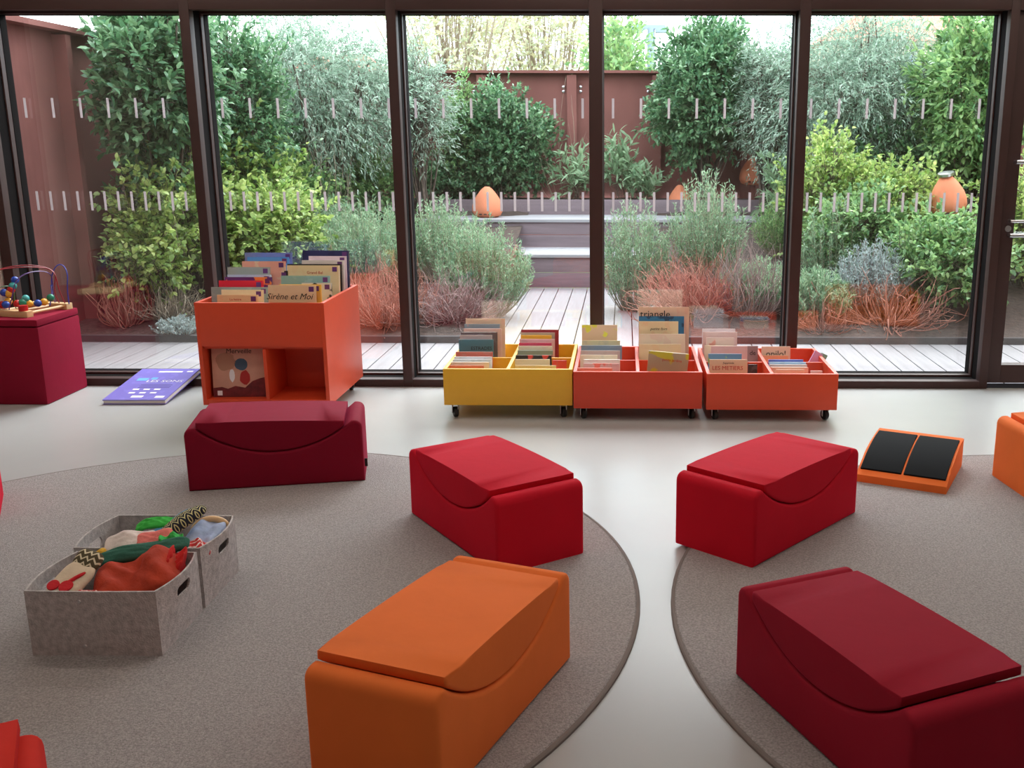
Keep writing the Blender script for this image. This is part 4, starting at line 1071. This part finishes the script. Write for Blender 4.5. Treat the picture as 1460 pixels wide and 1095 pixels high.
bushp('honeysuckle_shrub', 'yellow green bush in the middle of the right window', 'shrub', 1275, 235, 140, 9.0, low=0.15, twigs=640, per=9, L=0.05, W=0.03, lm='yellow', seed=28, up=0.4, fine=True, shell=0.3, depth=0.5)
bushp('honeysuckle_shrub', 'broad leafy green bush at the lower right of the right window', 'shrub', 1350, 310, 150, 7.95, low=0.1, twigs=640, per=9, L=0.055, W=0.03, lm='mid', seed=29, up=0.3, fine=True, shell=0.3, depth=0.5)
bushp('evergreen_shrub', 'dark shrub behind the tilted lantern', 'shrub', 1330, 195, 110, 10.2, low=0.1, twigs=560, per=9, L=0.06, W=0.026, lm='laurel', seed=30, fine=True, shell=0.3, depth=0.5)
bushp('honeysuckle_shrub', 'leafy bush outside the glazed door', 'shrub', 1480, 230, 150, 8.6, low=0.1, twigs=560, per=9, L=0.055, W=0.03, lm='yellow', seed=31, fine=True, shell=0.3, depth=0.6)
bushp('honeysuckle_shrub', 'lime leaved shrub directly above the tall trolley', 'shrub', 385, 270, 150, 8.4, low=0.1, twigs=620, per=9, L=0.055, W=0.034, lm='yellow', seed=32, up=0.3, fine=True, shell=0.3, depth=0.5)
bushp('evergreen_shrub', 'bluish green shrub in the upper left of the second window', 'shrub', 350, 150, 120, 9.9, low=0.3, twigs=520, per=9, L=0.06, W=0.026, lm='laurel', seed=33, fine=True, shell=0.3, depth=0.5)
bushp('honeysuckle_shrub', 'pale leafy shrub behind the lavender in the right window', 'shrub', 1225, 275, 130, 8.6, low=0.1, twigs=560, per=9, L=0.05, W=0.03, lm='mid', seed=34, up=0.4, fine=True, shell=0.3, depth=0.4)
bushp('evergreen_shrub', 'dark leafy shrub under the olive in the right window', 'shrub', 1260, 165, 170, 10.4, low=0.1, twigs=700, per=9, L=0.06, W=0.024, lm='laurel', seed=35, fine=True, shell=0.3, depth=0.5)
bushp('honeysuckle_shrub', 'sparse lime shrub low behind the bead maze', 'shrub', 215, 320, 110, 7.7, low=0.3, twigs=200, per=9, L=0.05, W=0.034, lm='yellow', seed=36, up=0.3, fine=True, shell=0.3, depth=0.35)
# buddleia and spiky plants near the steps
for px, pt, wd, Y, sd, lb in ((822, 225, 55, 11.8, 41, 'pale leafy perennial behind the steps, left of the middle mullion'), (882, 205, 34, 11.8, 42, 'tall pale leafy perennial behind the steps, right of the middle mullion'), (912, 258, 40, 11.75, 43, 'low spiky perennial behind the steps'), (1122, 225, 46, 10.6, 44, 'leafy perennial right of the steps')):
    bushp('buddleia', lb, 'plant', px, pt, wd, Y, low=0.0, twigs=26, per=12, L=0.13, W=0.028, lm='sage', seed=sd, twl=0.25, up=1.4, spread=0.6, fine=True, stems=3, stem_r=0.007, depth=0.2, shell=0.2)
# rosemary and lavender along the deck
def wb(name, label, px, pyt, Y, n, spread, lm, seed, x=None, **k):
    p = at(px, pyt, Y); z = max(0.0, zsoil(p.x, Y) - 0.02)
    return wispy(name, label, 'shrub', (p.x if x is None else x, Y, z), n, p.z - z, spread, k.pop('L', 0.042), k.pop('W', 0.009), lm, seed, **k)
wb('rosemary_bush', 'tall rosemary bush at the left of the centre window', 628, 285, 8.8, 210, 0.42, 'rosemary', 51, per=36)
wb('rosemary_bush', 'rosemary bush leaning over the deck, centre window', 722, 315, 8.35, 300, 0.42, 'rosemary', 52, per=36, x=-1.16)
wb('rosemary_bush', 'upright rosemary bush right of the middle mullion', 905, 285, 8.7, 230, 0.36, 'rosemary', 53, per=36)
wb('rosemary_bush', 'tallest rosemary bush in the fourth window', 1010, 248, 8.7, 240, 0.36, 'rosemary', 54, per=36)
wb('rosemary_bush', 'low rosemary bush beside the fourth mullion', 1085, 370, 8.0, 200, 0.36, 'rosemary', 55, per=36)
wb('rosemary_bush', 'broad rosemary bush low in the second window', 525, 290, 8.7, 340, 0.55, 'rosemary', 56, per=36)
wb('rosemary_bush', 'rosemary bush above the tall trolley, second window', 470, 285, 9.4, 230, 0.45, 'rosemary', 57, per=36)
wb('rosemary_bush', 'silver green low bush left of the tall trolley', 258, 452, 7.35, 180, 0.22, 'silver', 58, per=34, L=0.022)
wb('rosemary_bush', 'bluish low bush right of the fourth mullion', 1165, 385, 7.7, 240, 0.30, 'rosemary', 59, per=42)
wb('lavender_bush', 'grey lavender bush in the middle of the right window', 1245, 345, 7.9, 280, 0.34, 'silver', 60, per=26, stem='dry')
wb('rosemary_bush', 'tall feathery rosemary behind the lavender', 1190, 290, 8.4, 160, 0.32, 'rosemary', 61, per=36)
wb('rosemary_bush', 'rosemary bush at the right side of the steps', 1120, 270, 9.6, 160, 0.32, 'mid', 62, per=36)
# dry stems near the deck edge
def dryc(label, px, pyt, Y, n, spread, seed, stem, lean=(0, 0), r=0.0026, bend=0.5):
    p = at(px, pyt, Y); z = max(0.0, zsoil(p.x, Y) - 0.01)
    return wispy('dry_shrub', label, 'shrub', (p.x, Y, z), n, max(0.12, p.z - z), spread, 0.02, 0.004, 'rosemary', seed, per=0, stem=stem, lean=lean, r=r, bend=bend)
dryc('tangle of dry mauve stems under the rosemary, centre window', 640, 400, 7.7, 420, 0.42, 71, 'dry')
dryc('tangle of reddish dry stems right of the tall trolley', 545, 380, 7.6, 460, 0.42, 72, 'redtwig')
dryc('tangle of dry reddish stems in the fourth window', 990, 375, 7.9, 520, 0.5, 73, 'redtwig')
dryc('tangle of pale dry stems beside the fourth mullion', 1070, 350, 7.8, 260, 0.34, 74, 'dry')
dryc('fan of long red twigs at the bottom of the right window', 1270, 405, 7.6, 160, 0.5, 75, 'redtwig', r=0.004)
dryc('bare reddish branches beside the bead maze, left window', 172, 385, 7.5, 150, 0.2, 76, 'redtwig', r=0.004)
dryc('thin dry grass stems low in the left window', 235, 400, 7.7, 240, 0.30, 77, 'twig')
dryc('dry grey stems at the lower left of the right window', 1175, 430, 7.45, 150, 0.25, 78, 'redtwig')
dryc('tall bare grasses in front of the rusty wall, centre window', 800, 135, 11.9, 16, 0.35, 79, 'twig', r=0.002)
dryc('bare twigs under the olive in the second window', 450, 170, 10.0, 60, 0.4, 80, 'twig', r=0.003)

# beyond the wall
for px, pt, wd, Y, sd, lm, lb in ((640, -120, 240, 24, 91, 'autumn', 'pale autumn tree beyond the rusty wall, left part of the centre window'), (775, -90, 220, 27, 92, 'autumn', 'thin autumn tree beyond the rusty wall, right part of the centre window'), (880, 25, 70, 24, 93, 'mid', 'small green tree beyond the wall, right of the middle mullion')):
    bushp('far_tree', lb, 'tree', px, pt, wd, Y, zb=-0.1, low=0.3, twigs=520, per=7, L=0.16, W=0.08, lm=lm, seed=sd, twl=0.7, stems=14, stem_r=0.07, shell=0.25, depth=1.6, twig_mat='twig', group='trees beyond the wall')
lp = thing('street_lamp', 'tall thin street lamp standing beyond the garden wall', 'lamp post', (0.63, 26, -0.1))
grey = mat('galvanised_pole', srgb(150, 164, 186), rough=0.6)
bm_obj('pole', tube_bm([(0, 0, 0), (0, 0, 4.2)], 0.09, 12), grey, lp)
box('lamp_arm', grey, -0.5, 0.35, -0.06, 0.06, 4.18, 4.28, lp, bev=0.01); box('lamp_head', grey, -0.55, -0.2, -0.1, 0.1, 4.1, 4.2, lp, bev=0.01); box('lamp_head', grey, 0.1, 0.4, -0.1, 0.1, 4.1, 4.2, lp, bev=0.01)
bl = thing('house', 'pale house with a red tiled roof behind the right window trees', 'building', (7.6, 31, -0.1))
cream = mat('cream_render', srgb(226, 212, 190), rough=0.9); roofm = mat('roof_tile', srgb(204, 120, 98), rough=0.9, vary=0.15, scale=6); pane = mat('house_pane', srgb(120, 140, 160), rough=0.2)
box('wall', cream, -1.7, 4.0, 0, 5, 0, 4.35, bl)
rf = bmesh.new(); vs = [rf.verts.new(p) for p in ((-1.95, -0.3, 4.35), (4.3, -0.3, 4.35), (4.3, 5.3, 4.35), (-1.95, 5.3, 4.35), (-0.2, 2.5, 5.5), (2.6, 2.5, 5.5))]
for f in ((0, 1, 5, 4), (1, 2, 5), (2, 3, 4, 5), (3, 0, 4), (3, 2, 1, 0)): rf.faces.new([vs[i] for i in f])
bm_obj('roof', rf, roofm, bl)
for xx in (-0.9, 0.55, 2.0):
    wd = box('window_frame', M['white'], xx, xx + 0.55, -0.04, 0.0, 3.35, 4.05, bl)
    for q in (0, 1): box('pane', pane, xx + 0.05 + q * 0.24, xx + 0.26 + q * 0.24, -0.05, -0.04, 3.40, 4.0, wd)
bl = thing('house', 'pale house glimpsed through the olive, second window', 'building', (-9.6, 34, -0.1))
box('wall', cream, -1.5, 1.6, 0, 4, 0, 3.6, bl)
rf = bmesh.new(); vs = [rf.verts.new(p) for p in ((-1.8, -0.3, 3.6), (1.9, -0.3, 3.6), (1.9, 4.3, 3.6), (-1.8, 4.3, 3.6), (-0.6, 2.0, 4.4), (0.7, 2.0, 4.4))]
for f in ((0, 1, 5, 4), (1, 2, 5), (2, 3, 4, 5), (3, 0, 4), (3, 2, 1, 0)): rf.faces.new([vs[i] for i in f])
bm_obj('roof', rf, roofm, bl)
